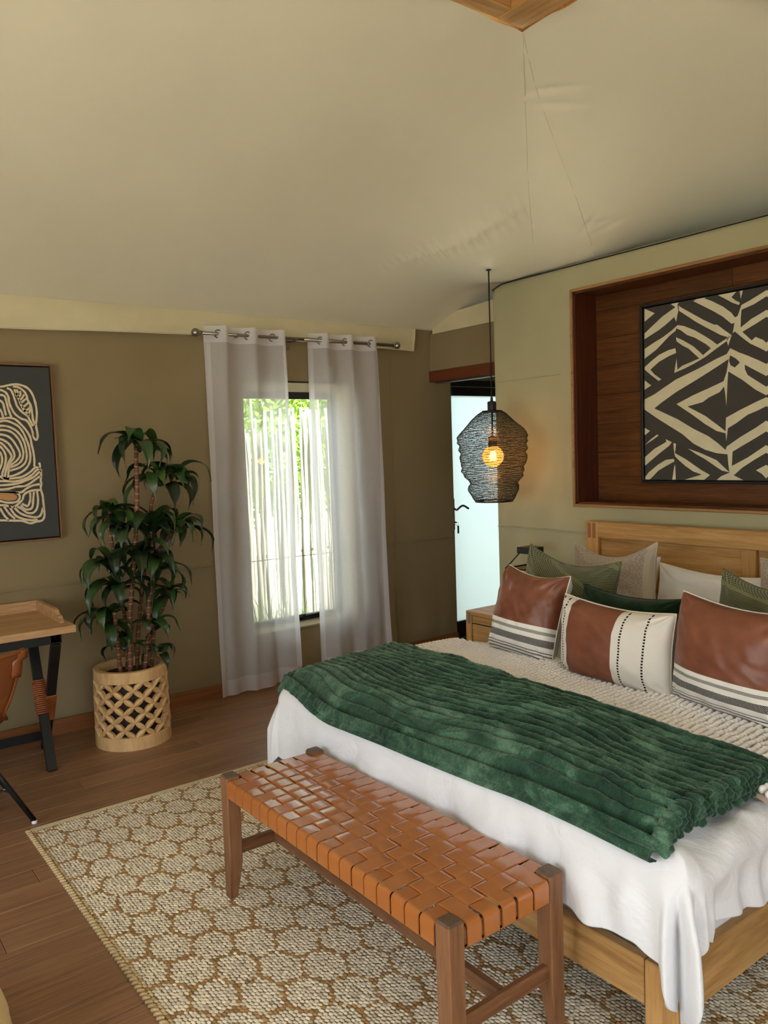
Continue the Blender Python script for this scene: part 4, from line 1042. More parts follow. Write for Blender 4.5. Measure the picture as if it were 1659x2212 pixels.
for i in range(nR):
    zc = zt_-(zt_-zb_)*(i+.3)/nR; ring3(zc, None, .0014)
Vr = np.concatenate([v for v in Vv_]); nr = nR*3
F = []
for i in range(nR):
    for a in range(3):
        b2 = (a+1) % 3; A_ = (i*3+a)*seg; B_ = (i*3+b2)*seg
        for k in range(seg): F.append((A_+k, A_+(k+1) % seg, B_+(k+1) % seg, B_+k))
Vr = Vr; F = np.array(F)
sh = mesh_np('shade_rings', Vr, F, MT['black_metal'], pend)
# knitted zigzag wires linking the rings
Vz = []; Fz = []
for s_ in range(170):
    th0 = 2*PI*s_/170; pts = []
    zc = np.linspace(zt_-.002, zb_+.002, 110); ph_ = rgp.uniform(0, 6)
    th = th0+.020*np.sin(np.arange(110)*PI*.9+ph_)+.012*rgp.normal(size=110)
    r_ = rad(zc, th)+.0008*rgp.normal(size=110)
    ctr = np.stack([LP[0]+r_*np.cos(th), LP[1]+r_*np.sin(th), zc], -1); base = len(Vz)*0
    w_ = .0008
    tang = np.stack([-np.sin(th), np.cos(th), 0*th], -1); nor = np.stack([np.cos(th), np.sin(th), 0*th], -1)
    b0 = sum(len(v) for v in Vz); Vz.append(ctr+tang*w_); Vz.append(ctr-tang*w_*.5+nor*w_*.87); Vz.append(ctr-tang*w_*.5-nor*w_*.87)
    for a in range(3):
        A_ = b0+a*110; B_ = b0+((a+1) % 3)*110; k = np.arange(109)
        Fz.append(np.stack([A_+k, A_+k+1, B_+k+1, B_+k], 1))
o = mesh_np('shade_mesh', np.concatenate(Vz), np.concatenate(Fz), MT['black_metal'], pend); o['kind'] = 'stuff'
for zc, r_, w_ in ((zt_-.004, None, .006), (zb_+.003, None, .006)):
    q = MB(); th = np.linspace(0, 2*PI, 48, endpoint=False); R_ = rad(np.full(48, zc), th)
    P = [(LP[0]+R_[k]*math.cos(th[k]), LP[1]+R_[k]*math.sin(th[k]), zc) for k in range(48)]; q.tube(P+[P[0], P[1]], w_, 6, False); q.build('shade_rim', MT['black_metal'], pend, True)
q = MB()
for k in range(3): a = k*2*PI/3; q.tube([(LP[0], LP[1], zt_-.002), (LP[0]+.06*math.cos(a), LP[1]+.06*math.sin(a), zt_-.004)], .003, 5)
q.build('spider', MT['black_metal'], pend)
# globe bulb
ma = Mat('amber_glass'); tr = ma.n('BsdfTransparent'); tr.inputs[0].default_value = (1.0, .62, .22, 1); em = ma.n('Emission'); em.inputs[0].default_value = (1.0, .42, .08, 1); em.inputs[1].default_value = 1.1
gl = ma.n('BsdfGlossy'); gl.inputs['Roughness'].default_value = .05; ad = ma.n('MixShader'); ad.inputs[0].default_value = .45; ma.l(tr.outputs[0], ad.inputs[1]); ma.l(em.outputs[0], ad.inputs[2])
m2 = ma.n('MixShader'); m2.inputs[0].default_value = .05; ma.l(ad.outputs[0], m2.inputs[1]); ma.l(gl.outputs[0], m2.inputs[2]); ma.l(m2.outputs[0], ma.out.inputs[0])
Rb = .066; prof = [(.016, zbu+.098), (.017, zbu+.08)]+[(Rb*math.sin(t), zbu-.002+Rb*math.cos(t)) for t in np.linspace(.32, PI-.02, 18)]
q = MB(); q.lathe(prof, (LP[0], LP[1], 0), 28); q.build('bulb', ma.m, pend, True)
q = MB()
for k in range(8):
    a = k*PI/4; q.tube([(LP[0]+.012*math.cos(a), LP[1]+.012*math.sin(a), zbu+.03), (LP[0]+.018*math.cos(a+.4), LP[1]+.018*math.sin(a+.4), zbu-.032)], .0022, 5)
q.build('filament', m_emit('filament_glow', (1.0, .62, .25, 1), 14), pend)
ld = bpy.data.lights.new('bulb_light', 'POINT'); ld.energy = 2.6; ld.color = (1.0, .62, .32); ld.shadow_soft_size = .03
lo_ = bpy.data.objects.new('bulb_light', ld); C.objects.link(lo_); lo_.location = (LP[0], LP[1], zbu)

# ================================================================== CURTAINS
rod = thing('curtain_rod', 'brushed steel curtain rod with ball ends above the window', 'curtain rod', (-4.80, 2.98, 2.386))
RZ = 2.386; RXc = -4.80
q = MB(); q.tube([(RXc, 2.20, RZ), (RXc, 2.98, RZ+.001)], .0105, 14); q.build('rod', MT['steel'], rod, True)
q = MB(); q.tube([(RXc, 2.98, RZ+.001), (RXc, 3.785, RZ)], .0125, 14); q.build('rod', MT['steel'], rod, True)
for y in (2.185, 3.80):
    q = MB(); q.sphere((RXc, y, RZ), .027, 18, 12); q.tube([(RXc, y+(.02 if y < 3 else -.02), RZ), (RXc, y+(.034 if y < 3 else -.034), RZ)], .016, 12); q.build('finial', MT['steel'], rod, True)
for y in (2.47, 2.915, 3.53):
    q = MB(); q.box((XW+.002, y-.012, RZ-.06), (XW+.008, y+.012, RZ+.01), .001); q.tube([(XW+.006, y, RZ-.012), (RXc-.002, y, RZ-.012)], .005, 8); q.tube([(RXc+.016*math.cos(a), y, RZ+.016*math.sin(a)) for a in np.linspace(-PI, 0, 9)], .004, 6); q.build('bracket', MT['steel'], rod)

def m_sheer(name, tr_w, col=(.95, .95, 1.0, 1)):
    m = Mat(name); tr = m.n('BsdfTransparent'); tl = m.n('BsdfTranslucent'); df = m.n('BsdfDiffuse'); tl.inputs[0].default_value = col; df.inputs[0].default_value = col
    a = m.n('MixShader'); a.inputs[0].default_value = .45; m.l(tl.outputs[0], a.inputs[1]); m.l(df.outputs[0], a.inputs[2])
    v = m.coord(scale=(1, 1, 1)); wv = m.noise(v, 260, 2)
    b = m.n('MixShader'); f = m.math('ADD', m.math('MULTIPLY', m.math('SUBTRACT', wv, .5), .25), tr_w); m.l(f, b.inputs[0])
    m.l(a.outputs[0], b.inputs[1]); m.l(tr.outputs[0], b.inputs[2]); m.l(b.outputs[0], m.out.inputs[0]); return m.m
M_SH = m_sheer('sheer_linen', .40); M_HEAD = m_sheer('sheer_header', .07); M_HEM = m_sheer('sheer_hem', .24)
def curtain(label, yt0, yt1, yb0, yb1, zb, eye, seed):
    root = thing('sheer_curtain', label, 'curtain', (RXc, (yt0+yt1)/2, RZ), None, 'white sheer curtain panels')
    nu, nv = 200, 90
    ztop = RZ+.052
    def P(u, v):
        s = sstep(0, 1, v)
        y = (yt0+(yt1-yt0)*u)*(1-v)+(yb0+(yb1-yb0)*u)*v
        # cloth passes the rod at the eyelets, folding forward between them
        ph = 2*PI*(u-eye[0])/(eye[1]-eye[0])
        A = .030*(1-.35*s)
        x = RXc+A*np.sin(ph*1.0)*(1-s*.5)+s*(.020*np.sin(2*PI*u*2.2+seed)+.012*np.sin(2*PI*u*4.6+seed*2)+.01*vnoise(u*6, v*2.5, 0, seed+90))+.004*vnoise(u*9, v*7, 0, seed+91)
        y = y+.012*np.cos(ph)*(1-s)+s*.010*np.sin(2*PI*u*3.1+seed)+.006*vnoise(u*4, v*3, 0, seed+92)
        z = ztop+(zb-ztop)*v+.010*np.sin(ph)*(1-np.minimum(v*12, 1))*0
        return np.stack([x+.0*u, y, z+0*u], -1)
    def sheet(nm, u0, u1, v0, v1, m, off=0.0, nu=nu, nv=nv):
        U, V = np.meshgrid(np.linspace(u0, u1, nu), np.linspace(v0, v1, nv), indexing='ij'); Q = P(U, V); Q[..., 0] += off
        return mesh_np(nm, Q, grid_faces(nu, nv), m, root)
    vh = .105/(ztop-zb); vb = 1-.105/(ztop-zb)
    sheet('sheer_panel', 0, 1, vh, vb, M_SH)
    sheet('header_band', 0, 1, 0, vh, M_HEAD, 0, 200, 14)
    sheet('hem', 0, 1, vb, 1, M_HEM, 0, 200, 14)
    sheet('side_hem', 0, .055, vh, vb, M_HEM, .002, 12, nv); sheet('side_hem', .945, 1, vh, vb, M_HEM, .002, 12, nv)
    for ue in eye:
        p = P(np.array(ue), np.array(.052/(ztop-zb))); 
        q = MB(); q.tube([(float(p[0])+.006*math.cos(a)*0+.010*math.sin(a)*.6+.004, float(p[1])+.0235*math.cos(a), RZ+.0235*math.sin(a)) for a in np.linspace(0, 2*PI, 25)], .0042, 6, False); q.build('eyelet', MT['steel'], root, True)
    return root
curtain('white sheer curtain panel left of the window gap, nearer the plant', 2.255, 2.825, 2.225, 2.835, .025, (.12, .50, .84), 1)
curtain('white sheer curtain panel right of the window gap, nearer the door', 3.030, 3.625, 3.045, 3.655, .03, (.12, .47, .84), 5)

# ================================================================== PLANTER + PLANT
PX, PY, PRr = -4.505, 1.545, .205; PH = .435
plr = thing('carved_planter', 'round pale wooden planter carved with a lattice of petals, holding the tall plant', 'planter', (PX, PY, 0))
m_pl = m_wood('carved_wood', srgb(176, 136, 88), srgb(222, 184, 130), 'z', 1, .55, .04, .3, srgb(232, 198, 146), along=4, across=16)
m_pl2 = m_wood('carved_wood_inner', srgb(120, 90, 58), srgb(152, 118, 78), 'z', 1, .7)
def ringm(z0, z1, r0o, r1o, th):
    q = MB(); q.lathe([(r0o, z0), (r1o, z1-.004), (r1o-.004, z1), (r1o-th, z1), (r1o-th-.002, z1-.01), (r0o-th, z0), (r0o, z0)], (PX, PY, 0), 64); return q
RB, RT = PRr+.004, PRr-.004
smooth_by_angle(ringm(PH-.062, PH, RT+.001, RT, .032).build('top_ring', m_pl, plr))
smooth_by_angle(ringm(0, .072, RB, RB-.001, .03).build('bottom_ring', m_pl, plr))
q = MB(); q.lathe([(.16, .05), (.162, PH-.05)], (PX, PY, 0), 48); q.lathe([(.001, .05), (.16, .05)], (PX, PY, 0), 48); q.build('inner_pot', m_plain('dark_inner_pot', srgb(52, 36, 24), .8), plr, True)
NC, NR = 22, 7; z0_, z1_ = .066, PH-.060; dz_ = (z1_-z0_)/NR; dth = 2*PI/NC
pet_len = math.hypot(dz_, PRr*dth)
def petal_mesh(sgn):
    q = MB(); n = 9; ts = np.linspace(0, 1, n); Lx = pet_len/2*1.02; wd = .0125
    dirx = PRr*dth/pet_len; dirz = sgn*dz_/pet_len; V = []
    for t in ts:
        s = (2*t-1)*Lx; w_ = wd*(math.sin(PI*t)**.75)+.0018
        for (ww, dep) in ((w_, -.026), (w_, -.006), (0, 0.0015), (-w_, -.006), (-w_, -.026)):
            lx = s*dirx-ww*dirz; lz = s*dirz+ww*dirx; V.append((dep, lx, lz))
    F = []
    for i in range(n-1):
        for k in range(4): F.append((i*5+k, i*5+k+1, (i+1)*5+k+1, (i+1)*5+k))
        F.append((i*5+4, i*5, (i+1)*5, (i+1)*5+4))
    F += [(0, 1, 2, 3, 4), tuple((n-1)*5+k for k in (4, 3, 2, 1, 0))]
    q.add(V, F); me = q.mesh('petal'); me.materials.append(m_pl); return me
pm_ = {1: petal_mesh(1), -1: petal_mesh(-1)}
for j in range(NR):
    for i in range(NC):
        sg = 1 if (i+j) % 2 else -1
        a = (i+.5)*dth; z = z0_+(j+.5)*dz_; r_ = RB+(RT-RB)*z/PH
        o = bpy.data.objects.new('petal', pm_[sg]); C.objects.link(o); o.parent = plr
        o.location = (r_*math.cos(a), r_*math.sin(a), z); o.rotation_euler = (0, 0, a)

plant = thing('potted_plant', 'tall leafy corn plant with ringed brown canes and drooping dark leaves', 'plant', (PX, PY, .36))
q = MB(); U, T = 40, 10; V = [(PX, PY, .375)]; F = []
for i in range(1, 8):
    for k in range(32):
        r_ = .16*i/7; a = k*2*PI/32; V.append((PX+r_*math.cos(a), PY+r_*math.sin(a), .372+.012*random.random()))
for k in range(32): F.append((0, 1+k, 1+(k+1) % 32))
for i in range(6):
    for k in range(32): F.append((1+i*32+k, 1+(i+1)*32+k, 1+(i+1)*32+(k+1) % 32, 1+i*32+(k+1) % 32))
q.add(V, F); q.build('soil', MT['soil'], plant)
ms = m_plain('moss_green', srgb(84, 92, 58), .9, var=.3, vs=90)
for (mx_, my_) in ((.02, .03), (.06, .05), (-.04, .0), (.09, -.01)):
    q = MB(); rm = random.Random(int(mx_*1000)+99)
    for k in range(60):
        a = rm.uniform(0, 2*PI); r_ = rm.uniform(0, .04); p = np.array([PX+mx_+r_*math.cos(a), PY+my_+r_*math.sin(a), .378]); pts = [p]
        for s_ in range(3): p = p+np.array([rm.uniform(-.014, .014), rm.uniform(-.014, .014), rm.uniform(-.004, .014)]); pts.append(p)
        q.tube(pts, .0009, 3, False)
    q.build('moss_tuft', ms, plant)['kind'] = 'stuff'
q = MB(); q.sphere((PX+.085, PY-.09, .388), .03, 12, 8, (1.2, .8, .5)); q.sphere((PX+.10, PY-.045, .392), .016, 10, 8, (.7, .7, 1.6)); 
st_ = q.build('white_stone', m_plain('white_stone', srgb(190, 186, 186), .7), plant, True); st_['label'] = 'pale grey stone on the soil'
# canes, traced at the depth of the plant
mc = Mat('cane_bark'); v = mc.coord(); sp = mc.n('SeparateXYZ'); mc.l(v, sp.inputs[0]); rz_ = mc.math('FRACT', mc.math('MULTIPLY', mc.math('ADD', sp.outputs[2], mc.math('MULTIPLY', mc.noise(v, 9, 2), .03)), 26.0))
mc.set(color=mc.mix(mc.math('LESS_THAN', rz_, .09), mc.ramp(mc.noise(v, 30, 4), [(.3, srgb(72, 40, 24)), (.7, srgb(124, 74, 46))]), srgb(186, 148, 104)), rough=.65); mc.bump(mc.noise(v, 80, 3), .4, .003)
def cn(pts, X, r):
    P = [at_x(x, y, X) for x, y in pts]
    P = catmull(P, 5); q = MB(); n = len(P); rad_ = []
    for i, p in enumerate(P): rad_.append(r*(1-.18*i/n)*(1+.05*math.sin(i*2.3)))
    q.tube(P, rad_, 10); return q.build('cane', mc.m, plant, True)
cn([(282, 1478), (281, 1400), (281, 1322), (285, 1275), (290, 1210), (296, 1080), (294, 985), (296, 960)], -4.43, .0145)
cn([(311, 1470), (316, 1410), (321, 1340), (322, 1297), (330, 1265)], -4.44, .0125)
cn([(326, 1468), (330, 1400), (332, 1340), (329, 1230), (327, 1150), (326, 1095), (336, 1060)], -4.50, .0125)
cn([(261, 1462), (256, 1410), (251, 1360), (247, 1322)], -4.42, .0125)
cn([(276, 1455), (272, 1360), (262, 1280), (246, 1200), (236, 1130), (238, 1105)], -4.55, .0115)
cn([(296, 1452), (298, 1380), (304, 1300), (314, 1230), (345, 1185), (372, 1150)], -4.58, .0125)
cn([(305, 1448), (322, 1380), (345, 1330), (362, 1290)], -4.58, .011)
# leaves
ml = []
for i_, (c1_, c2_, c3_) in enumerate((((18, 34, 18), (34, 56, 28), (52, 80, 38)), ((28, 46, 22), (54, 84, 36), (84, 118, 52)))):
    m = Mat('leaf_green'); u, v_, uv = uvnode(m); oi = m.n('ObjectInfo')
    g = m.n('TexNoise'); mp = m.n('Mapping'); mp.inputs['Scale'].default_value = (28, 1.5, 1); m.l(uv, mp.inputs[0]); m.l(mp.outputs[0], g.inputs[0])
    base = m.ramp(m.mix(.5, g.outputs['Fac'], oi.outputs['Random']), [(.25, srgb(*c1_)), (.5, srgb(*c2_)), (.8, srgb(*c3_))])
    mid = m.math('LESS_THAN', m.math('ABSOLUTE', m.math('SUBTRACT', u, .5)), .025)
    m.set(color=m.mix(m.math('MULTIPLY', mid, .35), base, srgb(90, 120, 60)), rough=.33, spec=.5); m.bump(g.outputs['Fac'], .15, .002); ml.append(m.m)
def leaf_mesh(L, w, droop, twist, seed, mat):
    rl = random.Random(seed); n = 12; V = []; UV = []; ang = math.radians(rl.uniform(15, 60)); p = np.array([0., 0., 0.]); th = ang
    for i in range(n+1):
        t = i/n; wd = w*(.22+.78*math.sin(PI*min(t*1.05+.12, 1))**.8)*(1 if t < .75 else (1-((t-.75)/.25)**1.7)) if t < 1 else 0
        nrm = np.array([-math.sin(th), 0, math.cos(th)]); tw = twist*t*t
        for k in (-1, -.5, 0, .5, 1):
            side = np.array([0, math.cos(tw), 0])+nrm*math.sin(tw)
            V.append(p+side*wd/2*k+nrm*(.18*wd*abs(k)+.006*math.sin(t*9+seed)*abs(k))); UV.append((k*.5+.5, t))
        p = p+np.array([math.cos(th), 0, math.sin(th)])*L/n; th = max(th-droop*(.5+1.6*t)/n, -1.50-.1*twist)
    F = [(i*5+k, i*5+k+1, (i+1)*5+k+1, (i+1)*5+k) for i in range(n) for k in range(4)]
    me = bpy.data.meshes.new('leaf'); me.from_pydata([tuple(v) for v in V], [], F); uvl = me.uv_layers.new(name='UVMap')
    for lp_ in me.loops: uvl.data[lp_.index].uv = UV[lp_.vertex_index]
    me.polygons.foreach_set('use_smooth', [True]*len(me.polygons)); me.materials.append(mat); return me
rl = random.Random(12)
LM = [leaf_mesh(rl.uniform(.25, .35), rl.uniform(.062, .090), rl.uniform(2.3, 3.6), rl.uniform(-.8, .8), k, ml[0] if k % 5 else ml[1]) for k in range(14)]
LS = [leaf_mesh(rl.uniform(.15, .21), rl.uniform(.034, .046), rl.uniform(1.2, 2.2), rl.uniform(-.8, .8), k+50, ml[k % 2]) for k in range(5)]
CR = [(298, 968, -4.43, 13, 1), (345, 1040, -4.50, 16, 1), (385, 1030, -4.52, 9, 1), (245, 1105, -4.55, 9, 1), (262, 1140, -4.45, 11, 1), (386, 1140, -4.50, 14, 1), (330, 1135, -4.48, 8, 1), (300, 1190, -4.43, 9, 1),
      (240, 1225, -4.46, 12, 1), (340, 1225, -4.45, 11, 1), (255, 1275, -4.45, 8, 1), (368, 1282, -4.52, 12, .85), (232, 1335, -4.48, 12, .95), (335, 1352, -4.42, 5, .7), (345, 1400, -4.48, 6, .6), (268, 1395, -4.44, 4, .75), (318, 1385, -4.40, 3, .6)]
for (px_, py_, X_, n_, sc_) in CR:
    c = at_x(px_, py_, X_); n_ = int(n_*1.3)
    for k in range(n_):
        me = rl.choice(LM) if rl.random() < .85 else rl.choice(LS)
        o = bpy.data.objects.new('leaf', me); C.objects.link(o); o.parent = plant
        az = 2*PI*k/n_+rl.uniform(-.35, .35)
        # leaves reaching for the wall bend back
        dx_ = math.cos(az); s_ = sc_*rl.uniform(.8, 1.08)
        if c[0]+dx_*.26*s_ < XW+.04: s_ *= .62
        if c[1] > 1.8 and math.sin(az) > .3: s_ *= .8
        o.rotation_euler = (rl.uniform(-.25, .25), rl.uniform(-.45, .5), az); o.scale = (s_, s_, s_)
        o.location = (c[0]-PX, c[1]-PY, c[2]-.36+rl.uniform(-.035, .03))

# ================================================================== DESK
desk = thing('writing_desk', 'wooden writing desk with raised back edge and crossed black metal legs', 'desk', (-4.58, .6, 0))
DZ = .752
part('desktop', (-4.89, -.25, DZ-.037), (-4.285, 1.20, DZ), MT['rough_oak'], desk, .002)
part('back_ledge', (-4.89, -.25, DZ+.0005), (-4.868, 1.17, DZ+.062), MT['rough_oak'], desk, .002)
side_p = [(-4.867, DZ), (-4.40, DZ), (-4.402, DZ+.012), (-4.43, DZ+.032), (-4.462, DZ+.036), (-4.475, DZ+.042), (-4.49, DZ+.056), (-4.52, DZ+.062), (-4.867, DZ+.062)]
q = MB(); q.prism(side_p, 1.150, 1.172, 'xz'); q.build('side_ledge', MT['rough_oak'], desk)
q = MB(); q.prism(side_p, -.242, -.22, 'xz'); q.build('side_ledge', MT['rough_oak'], desk)
part('apron', (-4.345, -.16, DZ-.085), (-4.305, 1.13, DZ-.038), MT['black_metal'], desk, .001)
part('apron', (-4.86, -.16, DZ-.085), (-4.82, 1.13, DZ-.038), MT['black_metal'], desk, .001)
for y in (1.065, -.10):
    q = MB(); q.bar((-4.665, y+.0, DZ-.085), (-4.325, y-.02, 0.0), .048, .030, (0, 1, 0), .002)
    q.v = [(a, b, max(c, 0.0)) for a, b, c in q.v]; l1 = q.build('leg', MT['black_metal'], desk)
    q = MB(); q.bar((-4.30, y+.032, DZ-.085), (-4.71, y+.045, .0), .048, .030, (0, 1, 0), .002)
    q.v = [(a, b, max(c, 0.0)) for a, b, c in q.v]; q.build('leg', MT['black_metal'], desk)
    part('top_plate', (-4.86, y+.01, DZ-.080), (-4.305, y+.06, DZ-.04), MT['black_metal'], desk, .001)
    # leather lashing at the crossing
    p0 = np.array((-4.665, y, DZ-.085)); p1 = np.array((-4.325, y-.02, 0.0)); q = MB()
    for k in range(17):
        t = .36+.235*k/16; c = p0+(p1-p0)*t; tn = (p1-p0)/np.linalg.norm(p1-p0); a1 = np.array([0, 1., 0]); a1 -= tn*a1.dot(tn); a1 /= np.linalg.norm(a1); c1 = np.cross(tn, a1)
        P = [c+a1*u_*.0285+c1*w_*.020 for u_, w_ in ((-1, -1), (1, -1), (1, 1), (-1, 1), (-1, -1))]; q.tube(P, .0046, 5, False)
    q.build('lashing', MT['cord_leather'], desk, True)
    q = MB(); p0 = np.array((-4.30, y+.032, DZ-.085)); p1 = np.array((-4.71, y+.045, 0.)); q.bar(p0+(p1-p0)*.46, p0+(p1-p0)*.70, .056, .038, (0, 1, 0), .003); q.build('leather_sleeve', MT['cord_leather'], desk)
q = MB(); q.bar((-4.635, -.06, .10), (-4.635, 1.12, .10), .03, .045, (1, 0, 0), .002); q.build('cross_bar', MT['black_metal'], desk)

# ================================================================== CHAIR (only its back corner and one leg are in view)
chair = thing('leather_chair', 'tan saddle-leather chair with black metal legs, cut by the left edge', 'chair', (-3.85, .50, 0))
# shell as a curved sheet: back leans over x, seat runs towards the desk
prof = [(-3.545, .805), (-3.565, .76), (-3.59, .70), (-3.625, .62), (-3.665, .54), (-3.72, .47), (-3.80, .425), (-3.90, .412), (-4.02, .42), (-4.12, .435), (-4.18, .43)]
prof = catmull(prof, 4); nW = 30; Vs = []
for i, (x, z) in enumerate(prof):
    t = i/(len(prof)-1)
    for k in range(nW):
        s = 2*k/(nW-1)-1
        half = .27-.05*math.exp(-((t-.45)/.18)**2)+.02*(t < .1)
        up = .05*abs(s)**3*(1-abs(2*t-1)*.4)
        fwd = -.06*abs(s)**2.6*(1-t)
        Vs.append((x+fwd, .50+s*half, z+up*(t > .3)*sstep(.3, .6, t)+.012*abs(s)**4*(t < .12)))
co = mesh_np('seat_shell', Vs, grid_faces(len(prof), nW), MT['chair_leather'], chair)
sm = co.modifiers.new('t', 'SOLIDIFY'); sm.thickness = .006
Vs = np.array(Vs).reshape(len(prof), nW, 3)
q = MB(); q.tube([Vs[0, k] for k in range(nW)], .009, 8); q.build('back_tube_cover', MT['chair_leather'], chair, True)
for kk in (0, nW-1):
    q = MB(); q.tube([Vs[i, kk] for i in range(0, len(prof))], .007, 8); q.build('edge_piping', MT['chair_leather'], chair, True)
    w_ = MB(); pts = [Vs[i, kk]*1.0 for i in range(0, 9)]; sgn = 1 if kk else -1
    A_ = [p+np.array([.006, sgn*.012, 0]) for p in pts]; B_ = [p+np.array([.012, -sgn*.028, 0]) for p in pts]; 
    w_.add([tuple(p) for p in A_+B_], [(i, i+1, i+1+len(A_), i+len(A_)) for i in range(len(A_)-1)]); ob = w_.build('corner_pocket', MT['chair_leather'], chair, True); mm = ob.modifiers.new('t', 'SOLIDIFY'); mm.thickness = .008
for (fx, fy, tx, ty) in ((-3.742, .815, -3.80, .60), (-3.742, .185, -3.80, .40), (-4.22, .80, -4.06, .60), (-4.22, .20, -4.06, .40)):
    q = MB(); q.tube([(fx, fy, .012), (tx, ty, .41)], [.0115, .0125], 10); lg = q.build('leg', MT['black_metal'], chair, True)
    q = MB(); q.lathe([(.001, 0), (.012, .001), (.0125, .010), (.0125, .016)], (fx, fy, 0), 12); q.build('foot_cap', MT['white_plastic'], lg)
q = MB()
for z_ in (.16,):
    c_ = [(-3.765, .728, z_), (-3.98, .50, z_+.06), (-4.165, .728, z_)]; q.tube(catmull(c_, 6), .004, 6)
    c_ = [(-3.765, .272, z_), (-3.98, .50, z_+.06), (-4.165, .272, z_)]; q.tube(catmull(c_, 6), .004, 6)
    q.tube(catmull([(-3.765, .728, z_+.015), (-3.80, .5, z_-.01), (-3.765, .272, z_+.015)], 6), .004, 6)
q.build('wire_brace', MT['black_metal'], chair, True)
q = MB()
for a_, b_2 in (((-3.80, .60), (-4.06, .60)), ((-3.80, .40), (-4.06, .40)), ((-3.80, .40), (-3.80, .60)), ((-4.06, .40), (-4.06, .60))): q.tube([(*a_, .402), (*b_2, .402)], .009, 8)
q.build('seat_frame', MT['black_metal'], chair, True)

# cream upholstered thing at the lower left corner
ott = thing('ottoman', 'blurred cream-yellow rounded seat edge in the bottom-left corner', 'ottoman', (-2.30, .10, 0))
q = MB(); q.lathe([(.001, .012), (.25, .012), (.285, .022), (.30, .06), (.30, .15), (.29, .185), (.26, .208), (.20, .218), (.001, .22)], (-2.30, .10, 0), 64); q.build('cushion_body', m_fabric('mustard_cream', srgb(214, 184, 118), weave=200), ott, True)
q = MB(); q.tube([(-2.30+.301*math.cos(a), .10+.301*math.sin(a), .105) for a in np.linspace(0, 2*PI, 49)], .005, 5, False); q.build('piping', m_fabric('mustard_piping', srgb(200, 168, 100)), ott, True)
q = MB()
for a in (.8, 2.4, 3.9, 5.5): q.lathe([(.001, 0), (.02, 0), (.024, .014)], (-2.3+.2*math.cos(a), .10+.2*math.sin(a), 0), 12)
q.build('foot', MT['black_metal'], ott)

# ================================================================== PICTURES
def ribbon(q, P, w, f3):
    """flat ribbon of picture paint; P in picture pixels, f3 maps pixel -> 3-D"""
    P = np.array(catmull(P, 6)); T = np.gradient(P, axis=0); T /= np.linalg.norm(T, axis=1)[:, None]+1e-9; N_ = np.stack([-T[:, 1], T[:, 0]], 1)
    rw = random.Random(int(abs(P[0, 0])*7+abs(P[0, 1])*3)); ws = [w*(1+.16*math.sin(i*.9+rw.random()*3)*rw.random()) for i in range(len(P))]
    ws[0] *= .7; ws[-1] *= .7
    V = []
    for i in range(len(P)): V.append(f3(*(P[i]+N_[i]*ws[i]/2))); V.append(f3(*(P[i]-N_[i]*ws[i]/2)))
    q.add(V, [(2*i, 2*i+1, 2*i+3, 2*i+2) for i in range(len(P)-1)])
# picture 1: looping cream lines on slate
PXW = XW+.035; p1a = at_x(105.5, 794.5, PXW); p1b = at_x(128.5, 1157.5, PXW)
yR = (p1a[1]+p1b[1])/2; zTp = p1a[2]; zBp = p1b[2]; yL_ = yR-.66
pic = thing('framed_print', 'framed print of looping cream lines on slate grey beside the plant', 'picture', (XW, yR, zBp))
part('canvas', (XW+.008, yL_, zBp), (PXW, yR, zTp), m_plain('slate_paint', srgb(58, 60, 58), .8, var=.05), pic, 0)
fm = m_wood('walnut_frame', srgb(86, 56, 34), srgb(124, 86, 54), 'z', 1, .5); gapm = m_plain('frame_gap', srgb(26, 14, 12), .9)
for lo, hi in (((yL_-.016, zBp-.018), (yR+.016, zBp-.008)), ((yL_-.016, zTp+.008), (yR+.016, zTp+.018)), ((yL_-.016, zBp-.008), (yL_-.006, zTp+.008)), ((yR+.006, zBp-.008), (yR+.016, zTp+.008))):
    part('frame_side', (XW+.004, lo[0], lo[1]), (XW+.045, hi[0], hi[1]), fm, pic, .001)
part('frame_back', (XW+.003, yL_-.008, zBp-.010), (XW+.009, yR+.008, zTp+.010), gapm, pic, 0)
f1 = lambda x, y: tuple(at_x(x/6.146, 800+y/6.146, PXW)+np.array([.0008, 0, 0]))
